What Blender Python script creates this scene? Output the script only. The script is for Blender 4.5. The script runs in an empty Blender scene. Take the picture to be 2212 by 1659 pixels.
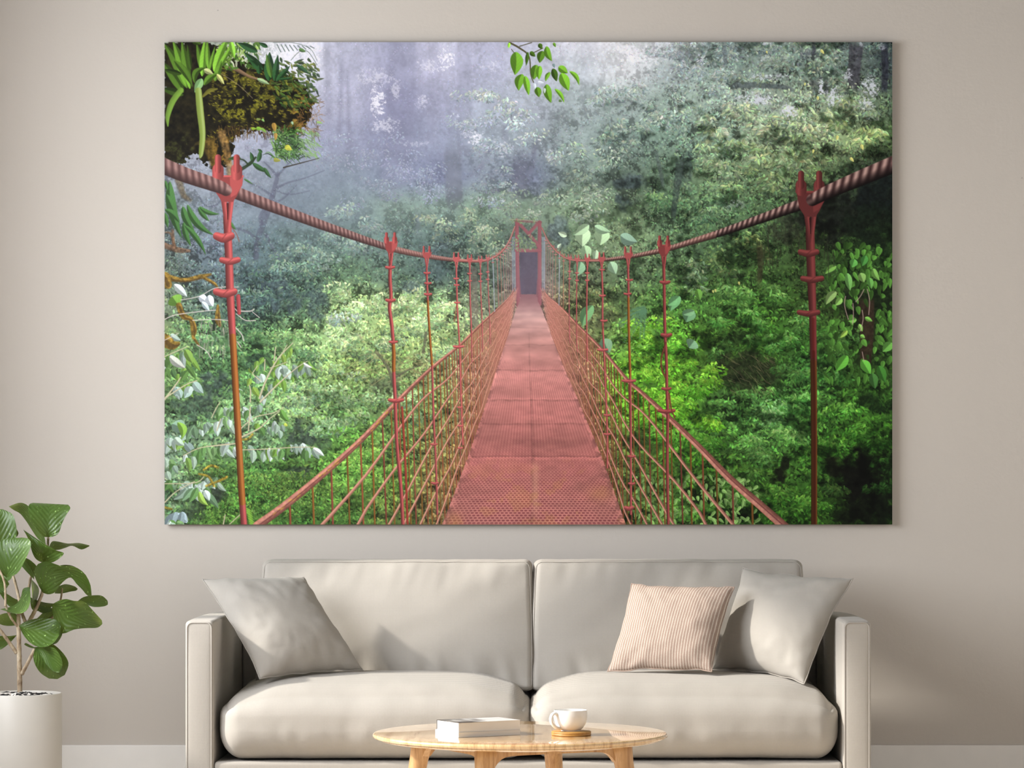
import bpy, bmesh, math, random
import numpy as np
from mathutils import Vector, Matrix, noise as mnoise

scene = bpy.context.scene
COL = scene.collection

# ------------------------------------------------------------------ camera
F = 5600.0            # focal length in pixels of the 2212 px wide frame
CAM_D = 8.88          # camera to back wall
CAM_H = 0.92
VX, VY = 1170.0, 1130.0   # where the camera axis meets the picture
cam_data = bpy.data.cameras.new('camera')
cam = bpy.data.objects.new('camera', cam_data)
COL.objects.link(cam)
cam.location = (0, -CAM_D, CAM_H)
cam.rotation_euler = (math.pi / 2, 0, 0)
cam_data.sensor_width = 36
cam_data.lens = F / 2212 * 36
cam_data.shift_x = (1106 - VX) / 2212
cam_data.shift_y = (VY - 829.5) / 2212
cam_data.clip_end = 60
scene.camera = cam

# ------------------------------------------------------------------ light
world = bpy.data.worlds.new('daylight')
scene.world = world
world.use_nodes = True
bg = world.node_tree.nodes['Background']
bg.inputs['Color'].default_value = (0.90, 0.95, 1.06, 1)
bg.inputs['Strength'].default_value = 0.50

SUN_DIR = Vector((1.0, 0.25, -0.64)).normalized()
sun_data = bpy.data.lights.new('sun', 'SUN')
sun_data.energy = 4.7
sun_data.angle = math.radians(2.6)
sun_data.color = (1.0, 0.95, 0.87)
sun = bpy.data.objects.new('sun', sun_data)
COL.objects.link(sun)
sun.rotation_euler = SUN_DIR.to_track_quat('-Z', 'Y').to_euler()
sun.location = (-5, -2.5, 4)

win_data = bpy.data.lights.new('window_daylight', 'AREA')
win_data.shape = 'RECTANGLE'
win_data.size = 3.4
win_data.size_y = 1.7
win_data.energy = 214
win_data.color = (0.95, 0.98, 1.03)
win_light = bpy.data.objects.new('window_daylight', win_data)
COL.objects.link(win_light)
win_light.location = (-2.75, -2.2, 1.8)
win_light.rotation_euler = Vector((1, 0.14, -0.22)).to_track_quat('-Z', 'Y').to_euler()

vs = scene.view_settings
vs.view_transform = 'Standard'
vs.look = 'None'
vs.exposure = 0.0
vs.gamma = 1.0
vs.use_curve_mapping = False

# ------------------------------------------------------------------ helpers
def P(px, py, z):
    """The point at distance z from the camera plane that the photograph shows at pixel (px, py)."""
    return Vector(((px - VX) * z / F, -CAM_D + z, CAM_H - (py - VY) * z / F))

def srgb(r, g, b):
    f = lambda c: (c / 255 / 12.92) if c / 255 <= 0.04045 else ((c / 255 + 0.055) / 1.055) ** 2.4
    return (f(r), f(g), f(b), 1)

def link(o, parent=None):
    COL.objects.link(o)
    if parent is not None:
        o.parent = parent
    return o

def mesh_obj(name, verts, faces, mat, parent=None, smooth=True):
    me = bpy.data.meshes.new(name)
    me.from_pydata([tuple(v) for v in verts], [], [tuple(f) for f in faces])
    me.update()
    if smooth:
        me.polygons.foreach_set('use_smooth', [True] * len(me.polygons))
    if mat is not None:
        me.materials.append(mat)
    return link(bpy.data.objects.new(name, me), parent)

def bm_obj(name, bm, mat, parent=None, smooth=False):
    me = bpy.data.meshes.new(name)
    bmesh.ops.recalc_face_normals(bm, faces=bm.faces)
    bm.to_mesh(me)
    bm.free()
    if smooth:
        me.polygons.foreach_set('use_smooth', [True] * len(me.polygons))
    me.materials.append(mat)
    return link(bpy.data.objects.new(name, me), parent)

def thing(name, label, cat, loc=(0, 0, 0), group=None):
    o = bpy.data.objects.new(name, None)
    COL.objects.link(o)
    o.empty_display_size = 0.1
    o.location = loc
    tag(o, label, cat, group)
    return o

def tag(o, label, cat, group=None):
    o['label'] = label
    o['category'] = cat
    if group:
        o['group'] = group
    return o

def structure(o):
    o['kind'] = 'structure'
    return o

def box_bm(bm, lo, hi, bevel=0.0, seg=3):
    r = bmesh.ops.create_cube(bm, size=1)
    vs_ = r['verts']
    lo, hi = Vector(lo), Vector(hi)
    for v in vs_:
        v.co = Vector([lo[i] + (v.co[i] + 0.5) * (hi[i] - lo[i]) for i in range(3)])
    if bevel:
        es = {e for v in vs_ for e in v.link_edges}
        bmesh.ops.bevel(bm, geom=list(es), offset=bevel, segments=seg, affect='EDGES', profile=0.5)

def tube(path, radii, n=10, cap=True):
    """verts, faces of a tube along path with one radius per point."""
    path = [Vector(p) for p in path]
    if not hasattr(radii, '__len__'):
        radii = [radii] * len(path)
    V, Fc = [], []
    up = None
    for i, p in enumerate(path):
        t = (path[min(i + 1, len(path) - 1)] - path[max(i - 1, 0)]).normalized()
        if up is None:
            up = t.orthogonal().normalized()
        up = (up - t * up.dot(t)).normalized()
        b = t.cross(up)
        for k in range(n):
            a = 2 * math.pi * k / n
            V.append(p + (up * math.cos(a) + b * math.sin(a)) * radii[i])
    for i in range(len(path) - 1):
        for k in range(n):
            k2 = (k + 1) % n
            Fc.append((i * n + k, i * n + k2, (i + 1) * n + k2, (i + 1) * n + k))
    if cap:
        Fc.append(tuple(range(n - 1, -1, -1)))
        Fc.append(tuple(range((len(path) - 1) * n, len(path) * n)))
    return V, Fc

def closed_tube(path, r, n=6):
    path = [Vector(p) for p in path]
    m = len(path)
    V, Fc = [], []
    for i, p in enumerate(path):
        t = (path[(i + 1) % m] - path[i - 1]).normalized()
        u = t.orthogonal().normalized()
        ref = Vector((0, 1, 0))
        if abs(t.dot(ref)) < 0.95:
            u = (ref - t * ref.dot(t)).normalized()
        else:
            u = (Vector((1, 0, 0)) - t * t.x).normalized()
        b = t.cross(u)
        for k in range(n):
            a = 2 * math.pi * k / n
            V.append(p + (u * math.cos(a) + b * math.sin(a)) * r)
    for i in range(m):
        j = (i + 1) % m
        for k in range(n):
            k2 = (k + 1) % n
            Fc.append((i * n + k, i * n + k2, j * n + k2, j * n + k))
    return V, Fc

def lathe(profile, n=64, close=False):
    """verts, faces of a profile of (r, z) turned about Z."""
    V, Fc = [], []
    for r, z in profile:
        for k in range(n):
            a = 2 * math.pi * k / n
            V.append((r * math.cos(a), r * math.sin(a), z))
    m = len(profile)
    for i in range(m - 1):
        for k in range(n):
            k2 = (k + 1) % n
            Fc.append((i * n + k, i * n + k2, (i + 1) * n + k2, (i + 1) * n + k))
    return V, Fc

def smoothstep(a, b, x):
    t = min(1, max(0, (x - a) / (b - a)))
    return t * t * (3 - 2 * t)

def catmull(pts, per=8):
    pts = [Vector(p) for p in pts]
    out = []
    for i in range(len(pts) - 1):
        p0, p1, p2, p3 = pts[max(i - 1, 0)], pts[i], pts[i + 1], pts[min(i + 2, len(pts) - 1)]
        for k in range(per):
            t = k / per
            out.append(0.5 * ((2 * p1) + (p2 - p0) * t + (2 * p0 - 5 * p1 + 4 * p2 - p3) * t * t + (3 * p1 - p0 - 3 * p2 + p3) * t ** 3))
    out.append(pts[-1])
    return out

# ------------------------------------------------------------------ materials
def material(name):
    m = bpy.data.materials.new(name)
    m.use_nodes = True
    nt = m.node_tree
    return m, nt, nt.nodes['Principled BSDF']

def N(nt, kind, **kw):
    n = nt.nodes.new(kind)
    for k, v in kw.items():
        if k in n.inputs:
            n.inputs[k].default_value = v
        else:
            setattr(n, k, v)
    return n

def plain(name, col, rough=0.6, spec=0.3):
    m, nt, b = material(name)
    tc = N(nt, 'ShaderNodeTexCoord')
    nz = N(nt, 'ShaderNodeTexNoise', Scale=14.0, Detail=3.0)
    mix = N(nt, 'ShaderNodeMix', data_type='RGBA')
    nt.links.new(tc.outputs['Object'], nz.inputs['Vector'])
    nt.links.new(nz.outputs['Fac'], mix.inputs['Factor'])
    mix.inputs[6].default_value = tuple(c * 0.96 for c in col[:3]) + (1,)
    mix.inputs[7].default_value = tuple(min(1, c * 1.04) for c in col[:3]) + (1,)
    nt.links.new(mix.outputs[2], b.inputs['Base Color'])
    b.inputs['Roughness'].default_value = rough
    b.inputs['Specular IOR Level'].default_value = spec
    return m

def wall_material():
    m, nt, b = material('painted_plaster')
    tc = N(nt, 'ShaderNodeTexCoord')
    n1 = N(nt, 'ShaderNodeTexNoise', Scale=1.3, Detail=3.0)
    n2 = N(nt, 'ShaderNodeTexNoise', Scale=46.0, Detail=5.0, Roughness=0.62)
    ramp = N(nt, 'ShaderNodeMix', data_type='RGBA')
    ramp.inputs[6].default_value = WALL_A
    ramp.inputs[7].default_value = WALL_B
    vor = N(nt, 'ShaderNodeTexVoronoi', Scale=7.0)
    lt = N(nt, 'ShaderNodeMath', operation='LESS_THAN')
    lt.inputs[1].default_value = 0.018
    spot = N(nt, 'ShaderNodeMix', data_type='RGBA')
    spot.inputs[7].default_value = tuple(c * 0.72 for c in WALL_A[:3]) + (1,)
    bump = N(nt, 'ShaderNodeBump', Strength=0.22, Distance=0.004)
    for n in (n1, n2, vor):
        nt.links.new(tc.outputs['Object'], n.inputs['Vector'])
    nt.links.new(n1.outputs['Fac'], ramp.inputs['Factor'])
    nt.links.new(vor.outputs['Distance'], lt.inputs[0])
    nt.links.new(lt.outputs[0], spot.inputs['Factor'])
    nt.links.new(ramp.outputs[2], spot.inputs[6])
    nt.links.new(spot.outputs[2], b.inputs['Base Color'])
    nt.links.new(n2.outputs['Fac'], bump.inputs['Height'])
    nt.links.new(bump.outputs['Normal'], b.inputs['Normal'])
    b.inputs['Roughness'].default_value = 0.85
    b.inputs['Specular IOR Level'].default_value = 0.2
    return m

def fabric_material(name, col, weave=1450.0, contrast=0.09, bump=0.22):
    """Plain weave: two crossed thread waves, mottled by a fine noise."""
    m, nt, b = material(name)
    tc = N(nt, 'ShaderNodeTexCoord')
    w1 = N(nt, 'ShaderNodeTexWave', wave_type='BANDS', bands_direction='X', Scale=weave / 20.0, Distortion=0.6, Detail=1.0)
    w2 = N(nt, 'ShaderNodeTexWave', wave_type='BANDS', bands_direction='Z', Scale=weave / 20.0, Distortion=0.6, Detail=1.0)
    nz = N(nt, 'ShaderNodeTexNoise', Scale=320.0, Detail=2.0, Roughness=0.7)
    n2 = N(nt, 'ShaderNodeTexNoise', Scale=5.0, Detail=3.0)
    mul = N(nt, 'ShaderNodeMath', operation='MULTIPLY')
    add = N(nt, 'ShaderNodeMath', operation='ADD')
    add2 = N(nt, 'ShaderNodeMath', operation='MULTIPLY_ADD')
    mix = N(nt, 'ShaderNodeMix', data_type='RGBA')
    mix.inputs[6].default_value = tuple(c * (1 - contrast) for c in col[:3]) + (1,)
    mix.inputs[7].default_value = tuple(min(1, c * (1 + contrast)) for c in col[:3]) + (1,)
    bp = N(nt, 'ShaderNodeBump', Strength=bump, Distance=0.001)
    for n in (w1, w2, nz, n2):
        nt.links.new(tc.outputs['Object'], n.inputs['Vector'])
    nt.links.new(w1.outputs['Fac'], mul.inputs[0])
    nt.links.new(w2.outputs['Fac'], mul.inputs[1])
    add2.inputs[1].default_value = 0.7
    nt.links.new(nz.outputs['Fac'], add2.inputs[0])
    nt.links.new(mul.outputs[0], add2.inputs[2])
    nt.links.new(add2.outputs[0], add.inputs[0])
    add.inputs[1].default_value = -0.05
    nt.links.new(add.outputs[0], mix.inputs['Factor'])
    nt.links.new(mix.outputs[2], b.inputs['Base Color'])
    nt.links.new(add.outputs[0], bp.inputs['Height'])
    nt.links.new(bp.outputs['Normal'], b.inputs['Normal'])
    b.inputs['Roughness'].default_value = 0.92
    b.inputs['Specular IOR Level'].default_value = 0.12
    b.inputs['Sheen Weight'].default_value = 0.12
    return m

def striped_material():
    m, nt, b = material('striped_pink_cotton')
    uv = N(nt, 'ShaderNodeUVMap')
    sep = N(nt, 'ShaderNodeSeparateXYZ')
    fr = N(nt, 'ShaderNodeMath', operation='MULTIPLY')
    fr.inputs[1].default_value = 38.0
    frac = N(nt, 'ShaderNodeMath', operation='FRACT')
    ramp = N(nt, 'ShaderNodeValToRGB')
    e = ramp.color_ramp.elements
    pink, dusk, cream = srgb(163, 143, 130), srgb(150, 128, 115), srgb(198, 186, 172)
    e[0].position, e[0].color = 0.0, pink
    e[1].position, e[1].color = 1.0, pink
    for pos, c in ((0.30, dusk), (0.62, pink), (0.72, cream), (0.84, cream), (0.93, pink)):
        el = e.new(pos)
        el.color = c
    dots = N(nt, 'ShaderNodeTexNoise', Scale=420.0, Detail=1.0)
    tc = N(nt, 'ShaderNodeTexCoord')
    mix = N(nt, 'ShaderNodeMix', data_type='RGBA', blend_type='OVERLAY')
    mix.inputs['Factor'].default_value = 0.25
    bp = N(nt, 'ShaderNodeBump', Strength=0.3, Distance=0.001)
    nt.links.new(uv.outputs['UV'], sep.inputs[0])
    nt.links.new(sep.outputs['X'], fr.inputs[0])
    nt.links.new(fr.outputs[0], frac.inputs[0])
    nt.links.new(frac.outputs[0], ramp.inputs['Fac'])
    nt.links.new(tc.outputs['Object'], dots.inputs['Vector'])
    nt.links.new(ramp.outputs['Color'], mix.inputs[6])
    nt.links.new(dots.outputs['Fac'], mix.inputs[7])
    hs = N(nt, 'ShaderNodeHueSaturation', Saturation=0.95)
    nt.links.new(mix.outputs[2], hs.inputs['Color'])
    nt.links.new(hs.outputs['Color'], b.inputs['Base Color'])
    nt.links.new(frac.outputs[0], bp.inputs['Height'])
    nt.links.new(bp.outputs['Normal'], b.inputs['Normal'])
    b.inputs['Roughness'].default_value = 0.9
    b.inputs['Specular IOR Level'].default_value = 0.12
    return m

def wood_material(name, light, mid, dark, stretch=(1.2, 22, 22), coat=0.0, rough=0.4):
    m, nt, b = material(name)
    tc = N(nt, 'ShaderNodeTexCoord')
    mp = N(nt, 'ShaderNodeMapping')
    mp.inputs['Scale'].default_value = stretch
    n1 = N(nt, 'ShaderNodeTexNoise', Scale=2.2, Detail=6.0, Roughness=0.62, Distortion=0.4)
    n2 = N(nt, 'ShaderNodeTexNoise', Scale=9.0, Detail=4.0, Roughness=0.7)
    ramp = N(nt, 'ShaderNodeValToRGB')
    e = ramp.color_ramp.elements
    e[0].position, e[0].color = 0.30, dark
    e[1].position, e[1].color = 0.72, light
    el = e.new(0.47)
    el.color = mid
    mix = N(nt, 'ShaderNodeMix', data_type='RGBA', blend_type='MULTIPLY')
    mix.inputs['Factor'].default_value = 0.35
    r2 = N(nt, 'ShaderNodeValToRGB')
    r2.color_ramp.elements[0].position, r2.color_ramp.elements[0].color = 0.38, (0.55, 0.42, 0.3, 1)
    r2.color_ramp.elements[1].position, r2.color_ramp.elements[1].color = 0.52, (1, 1, 1, 1)
    nt.links.new(tc.outputs['Object'], mp.inputs['Vector'])
    nt.links.new(mp.outputs['Vector'], n1.inputs['Vector'])
    nt.links.new(mp.outputs['Vector'], n2.inputs['Vector'])
    nt.links.new(n1.outputs['Fac'], ramp.inputs['Fac'])
    nt.links.new(n2.outputs['Fac'], r2.inputs['Fac'])
    nt.links.new(ramp.outputs['Color'], mix.inputs[6])
    nt.links.new(r2.outputs['Color'], mix.inputs[7])
    nt.links.new(mix.outputs[2], b.inputs['Base Color'])
    b.inputs['Roughness'].default_value = rough
    b.inputs['Coat Weight'].default_value = coat
    b.inputs['Coat Roughness'].default_value = 0.03
    return m

def leaf_material():
    m, nt, b = material('glossy_leaf')
    uv = N(nt, 'ShaderNodeUVMap')
    sep = N(nt, 'ShaderNodeSeparateXYZ')
    nt.links.new(uv.outputs['UV'], sep.inputs[0])
    # veins: chevrons leaving the midrib
    ab = N(nt, 'ShaderNodeMath', operation='ABSOLUTE')
    nt.links.new(sep.outputs['Y'], ab.inputs[0])
    vv = N(nt, 'ShaderNodeMath', operation='MULTIPLY_ADD')
    vv.inputs[1].default_value = -0.55
    nt.links.new(ab.outputs[0], vv.inputs[0])
    nt.links.new(sep.outputs['X'], vv.inputs[2])
    fr = N(nt, 'ShaderNodeMath', operation='MULTIPLY')
    fr.inputs[1].default_value = 44.0
    nt.links.new(vv.outputs[0], fr.inputs[0])
    sn = N(nt, 'ShaderNodeMath', operation='SINE')
    nt.links.new(fr.outputs[0], sn.inputs[0])
    tc = N(nt, 'ShaderNodeTexCoord')
    nz = N(nt, 'ShaderNodeTexNoise', Scale=9.0, Detail=3.0)
    speck = N(nt, 'ShaderNodeTexNoise', Scale=170.0, Detail=1.0, Roughness=0.4)
    nt.links.new(tc.outputs['Object'], nz.inputs['Vector'])
    mps = N(nt, 'ShaderNodeMapping')
    mps.inputs['Scale'].default_value = (1.0, 1.0, 0.45)
    mps.inputs['Rotation'].default_value = (0.0, 0.6, 0.0)
    nt.links.new(tc.outputs['Object'], mps.inputs['Vector'])
    nt.links.new(mps.outputs['Vector'], speck.inputs['Vector'])
    mix = N(nt, 'ShaderNodeMix', data_type='RGBA')
    mix.inputs[6].default_value = srgb(50, 74, 28)
    mix.inputs[7].default_value = srgb(74, 102, 42)
    nt.links.new(nz.outputs['Fac'], mix.inputs['Factor'])
    sr = N(nt, 'ShaderNodeValToRGB')
    sr.color_ramp.elements[0].position = 0.69
    sr.color_ramp.elements[1].position = 0.75
    nt.links.new(speck.outputs['Fac'], sr.inputs['Fac'])
    m2 = N(nt, 'ShaderNodeMix', data_type='RGBA')
    nt.links.new(sr.outputs['Color'], m2.inputs['Factor'])
    nt.links.new(mix.outputs[2], m2.inputs[6])
    m2.inputs[7].default_value = srgb(150, 184, 104)
    nt.links.new(m2.outputs[2], b.inputs['Base Color'])
    bp = N(nt, 'ShaderNodeBump', Strength=0.35, Distance=0.0012)
    nt.links.new(sn.outputs[0], bp.inputs['Height'])
    nt.links.new(bp.outputs['Normal'], b.inputs['Normal'])
    b.inputs['Roughness'].default_value = 0.38
    b.inputs['Specular IOR Level'].default_value = 0.45
    # thin leaves let sunlight through
    tr = N(nt, 'ShaderNodeBsdfTranslucent')
    tr.inputs['Color'].default_value = srgb(150, 166, 72)
    ms = N(nt, 'ShaderNodeMixShader')
    ms.inputs['Fac'].default_value = 0.22
    out = nt.nodes['Material Output']
    nt.links.new(b.outputs[0], ms.inputs[1])
    nt.links.new(tr.outputs[0], ms.inputs[2])
    nt.links.new(ms.outputs[0], out.inputs['Surface'])
    return m

WALL_A = (0.605, 0.556, 0.498, 1)
WALL_B = (0.632, 0.582, 0.523, 1)
M_wall = wall_material()
M_trim = plain('white_trim_paint', srgb(246, 243, 238), 0.45)
M_ceil = plain('ceiling_paint', srgb(128, 125, 121), 0.9)
M_floor = wood_material('pale_floor_boards', srgb(236, 226, 212), srgb(226, 214, 198), srgb(206, 192, 174), (8, 0.6, 8), 0.0, 0.55)
M_fab = fabric_material('light_grey_linen', (0.425, 0.393, 0.349, 1))
M_fab2 = fabric_material('grey_cotton_pillow', (0.395, 0.368, 0.328, 1), 1700, 0.07, 0.18)
M_pipe = plain('sofa_piping_fabric', (0.40, 0.37, 0.33, 1), 0.9, 0.1)
M_stripe = striped_material()
M_top = wood_material('varnished_light_wood', srgb(240, 208, 160), srgb(224, 186, 136), srgb(186, 138, 90), (26, 1.6, 5), 0.8, 0.22)
M_leg = wood_material('light_wood_leg', srgb(214, 176, 130), srgb(200, 160, 112), srgb(170, 128, 84), (26, 26, 1.6), 0.1, 0.4)
M_bark = wood_material('plant_bark', srgb(200, 186, 162), srgb(168, 148, 122), srgb(112, 90, 70), (30, 30, 14), 0.0, 0.8)
M_leaf = leaf_material()
M_pot = plain('white_ceramic_pot', srgb(208, 203, 194), 0.4, 0.4)
M_china = plain('white_porcelain', srgb(240, 238, 234), 0.15, 0.5)
M_cork = wood_material('coaster_wood', srgb(196, 150, 82), srgb(180, 132, 66), srgb(150, 104, 48), (4, 22, 22), 0.1, 0.5)
M_page = plain('book_pages', srgb(240, 238, 234), 0.8, 0.1)
# ------------------------------------------------------------------ room shell
WL, WR, WF, CEIL = -2.25, 2.7, -9.4, 3.1
def slab(name, lo, hi, mat):
    bm = bmesh.new()
    box_bm(bm, lo, hi)
    return structure(bm_obj(name, bm, mat))

slab('wall_back', (WL, 0, 0), (WR, 0.15, CEIL), M_wall)
slab('floor', (WL, WF, -0.1), (WR, 0.15, 0), M_floor)
slab('ceiling', (WL, WF, CEIL), (WR, 0.15, CEIL + 0.1), M_ceil)
slab('wall_right', (WR, WF, 0), (WR + 0.15, 0.15, CEIL), M_trim)
# left wall with a wide window and an added narrow slit, shaped for the sun patch
WINDOW_AND_SLIT = [(-4.6, -1.11, 0.95, 2.62), (-1.0, -0.74, 0.95, 2.66)]
bm = bmesh.new()
edges_y = [WF] + [v for w in WINDOW_AND_SLIT for v in w[:2]] + [0.15]
for y0, y1 in zip(edges_y[0::2], edges_y[1::2]):
    box_bm(bm, (WL - 0.12, y0, 0), (WL, y1, CEIL))
for y0, y1, z0, z1 in WINDOW_AND_SLIT:
    box_bm(bm, (WL - 0.12, y0, 0), (WL, y1, z0))
    box_bm(bm, (WL - 0.12, y0, z1), (WL, y1, CEIL))
structure(bm_obj('wall_left', bm, M_wall))
for k, (y0, y1, z0, z1) in enumerate(WINDOW_AND_SLIT):
    bm = bmesh.new()
    posts = [y0 + 0.012, y1 - 0.012] + ([-3.5, -2.35] if k == 0 else [])
    for y in posts:
        box_bm(bm, (WL - 0.1, y - 0.012, z0), (WL - 0.05, y + 0.012, z1))
    for z in (z0 + 0.012, z1 - 0.012):
        box_bm(bm, (WL - 0.1, y0, z - 0.012), (WL - 0.05, y1, z + 0.012))
    structure(bm_obj('window_%d' % (k + 1), bm, M_trim))  # the second one frames the added sun slit
# baseboard with a small step near its top
bm = bmesh.new()
BT = CAM_H - (1610 - VY) * (CAM_D - 0.015) / F
box_bm(bm, (WL, -0.015, 0), (WR, 0, BT), 0.002, 1)
structure(bm_obj('baseboard_back', bm, M_trim))
bm = bmesh.new()
box_bm(bm, (WR - 0.015, WF, 0), (WR, -0.015, BT), 0.002, 1)
structure(bm_obj('baseboard_right', bm, M_trim))

# ------------------------------------------------------------------ sofa
SOFA_F = -0.95
SOFA_B = -0.13
zf = CAM_D + SOFA_F
def fx(px, z): return (px - VX) * z / F
def fz(py, z): return CAM_H - (py - VY) * z / F
AL0, AL1 = fx(400, zf), fx(461, zf)
AR0, AR1 = fx(1821, zf), fx(1882, zf)
ARM_T = fz(1341, zf)
SOFA_X = (AL0 + AR1) / 2
sofa = thing('sofa', 'light grey linen two-seat sofa with box arms standing against the wall', 'sofa', (SOFA_X, (SOFA_F + SOFA_B) / 2, 0))
def sofa_local(v): return Vector(v) - sofa.location

def fbm(p, s, seed=0.0, oct=3):
    v, a = 0.0, 1.0
    p = Vector(p) * s + Vector((seed, seed * 1.7, seed * 0.3))
    for _ in range(oct):
        v += a * mnoise.noise(p)
        p = p * 2.03
        a *= 0.5
    return v

def soft_block(half, r, n, deform):
    """A box with rounded edges of radius r on a fine grid; deform(point, unit coordinates) moves each vertex."""
    hx, hy, hz = half
    V, Fc, idx = [], [], {}
    def add(u, v, w):
        key = (round(u, 5), round(v, 5), round(w, 5))
        if key in idx:
            return idx[key]
        p = Vector((u * hx, v * hy, w * hz))
        q = Vector((max(-hx + r[0], min(hx - r[0], p.x)), max(-hy + r[1], min(hy - r[1], p.y)), max(-hz + r[2], min(hz - r[2], p.z))))
        d = Vector(((p.x - q.x) / r[0], (p.y - q.y) / r[1], (p.z - q.z) / r[2]))
        if d.length > 1e-6:
            m = max(abs(d.x), abs(d.y), abs(d.z))
            d = d.normalized() * m
            p = q + Vector((d.x * r[0], d.y * r[1], d.z * r[2]))
        idx[key] = len(V)
        V.append(deform(p, (u, v, w)))
        return idx[key]
    def lin(h, rr, m):
        # denser near the rounded ends
        k = max(4, m // 4)
        a = [-h + rr * math.sin(i / k * math.pi / 2) * 0 + rr * (i / k) for i in range(k)]
        b = [-h + rr + (2 * h - 2 * rr) * i / m for i in range(m)]
        c = [h - rr + rr * (i / k) for i in range(k + 1)]
        return [x / h for x in a + b + c]
    X, Y, Z = lin(hx, r[0], n[0]), lin(hy, r[1], n[1]), lin(hz, r[2], n[2])
    def sheet(A, B, put, flip):
        for i in range(len(A) - 1):
            for j in range(len(B) - 1):
                q = [put(A[i], B[j]), put(A[i + 1], B[j]), put(A[i + 1], B[j + 1]), put(A[i], B[j + 1])]
                if len(set(q)) >= 3:
                    q2 = []
                    for x in q:
                        if x not in q2:
                            q2.append(x)
                    Fc.append(tuple(reversed(q2)) if flip else tuple(q2))
    sheet(X, Z, lambda a, b: add(a, -1, b), False)
    sheet(X, Z, lambda a, b: add(a, 1, b), True)
    sheet(X, Y, lambda a, b: add(a, b, 1), False)
    sheet(X, Y, lambda a, b: add(a, b, -1), True)
    sheet(Y, Z, lambda a, b: add(1, a, b), False)
    sheet(Y, Z, lambda a, b: add(-1, a, b), True)
    return V, Fc

def make_arm(x0, x1, inner):
    h = ((x1 - x0) / 2, (SOFA_B - SOFA_F) / 2, ARM_T / 2 - 0.04)
    c = Vector(((x0 + x1) / 2, (SOFA_F + SOFA_B) / 2, ARM_T / 2 + 0.04))
    def deform(p, u):
        q = p.copy()
        if u[1] < 0.999:
            q.x += 0.004 * (1 - u[1] ** 2) * (1 - u[2] ** 2) * (1 if u[0] > 0 else -1) * abs(u[0])
        if u[2] > 0.5:
            q.z += 0.006 * (1 - u[1] ** 2)
        q.y -= 0.004 * (1 - u[0] ** 2) * (1 - u[2] ** 4) if u[1] < 0 else 0
        return sofa_local(c + q)
    V, Fc = soft_block(h, (0.014, 0.012, 0.014), (8, 40, 30), deform)
    arm = mesh_obj('arm', V, Fc, M_fab, sofa)
    # piping round the front face
    path = []
    e, r = 0.006, 0.016
    xa, xb, zb, zt = x0 + e, x1 - e, 0.09, ARM_T - e
    for k in range(30):
        path.append((xa, zb + (zt - r - zb) * k / 30))
    for k in range(6):
        a = math.pi - math.pi / 2 * k / 6
        path.append((xa + r + r * math.cos(a), zt - r + r * math.sin(a)))
    for k in range(10):
        path.append((xa + r + (xb - xa - 2 * r) * k / 10, zt))
    for k in range(6):
        a = math.pi / 2 - math.pi / 2 * k / 6
        path.append((xb - r + r * math.cos(a), zt - r + r * math.sin(a)))
    for k in range(31):
        path.append((xb, zt - r - (zt - r - zb) * k / 30))
    V, Fc = tube([sofa_local((x, SOFA_F + 0.0005, z)) for x, z in path], 0.0026, 6)
    mesh_obj('piping', V, Fc, M_pipe, arm)
    return arm

make_arm(AL0, AL1, 1)
make_arm(AR0, AR1, -1)

# base rail under the cushions
V, Fc = soft_block(((AR0 - AL1) / 2 - 0.001, (SOFA_B - SOFA_F) / 2, 0.056), (0.01, 0.012, 0.012), (30, 12, 6),
                   lambda p, u: sofa_local(Vector(((AR0 + AL1) / 2, (SOFA_F + SOFA_B) / 2 + 0.004, fz(1646, zf) - 0.056)) + p))
mesh_obj('base_frame', V, Fc, M_fab, sofa)
# low back panel behind the cushions
V, Fc = soft_block(((AR0 - AL1) / 2 - 0.001, 0.035, 0.2), (0.01, 0.012, 0.012), (30, 4, 12),
                   lambda p, u: sofa_local(Vector(((AR0 + AL1) / 2, SOFA_B - 0.04, 0.39)) + p))
mesh_obj('back_panel', V, Fc, M_fab, sofa)
for x in (AL0 + 0.05, AR1 - 0.05):
    for y in (SOFA_F + 0.07, SOFA_B - 0.07):
        V, Fc = tube([sofa_local((x, y, 0.0)), sofa_local((x, y, 0.09))], [0.014, 0.02], 14)
        mesh_obj('leg', V, Fc, M_leg, sofa)

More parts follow.
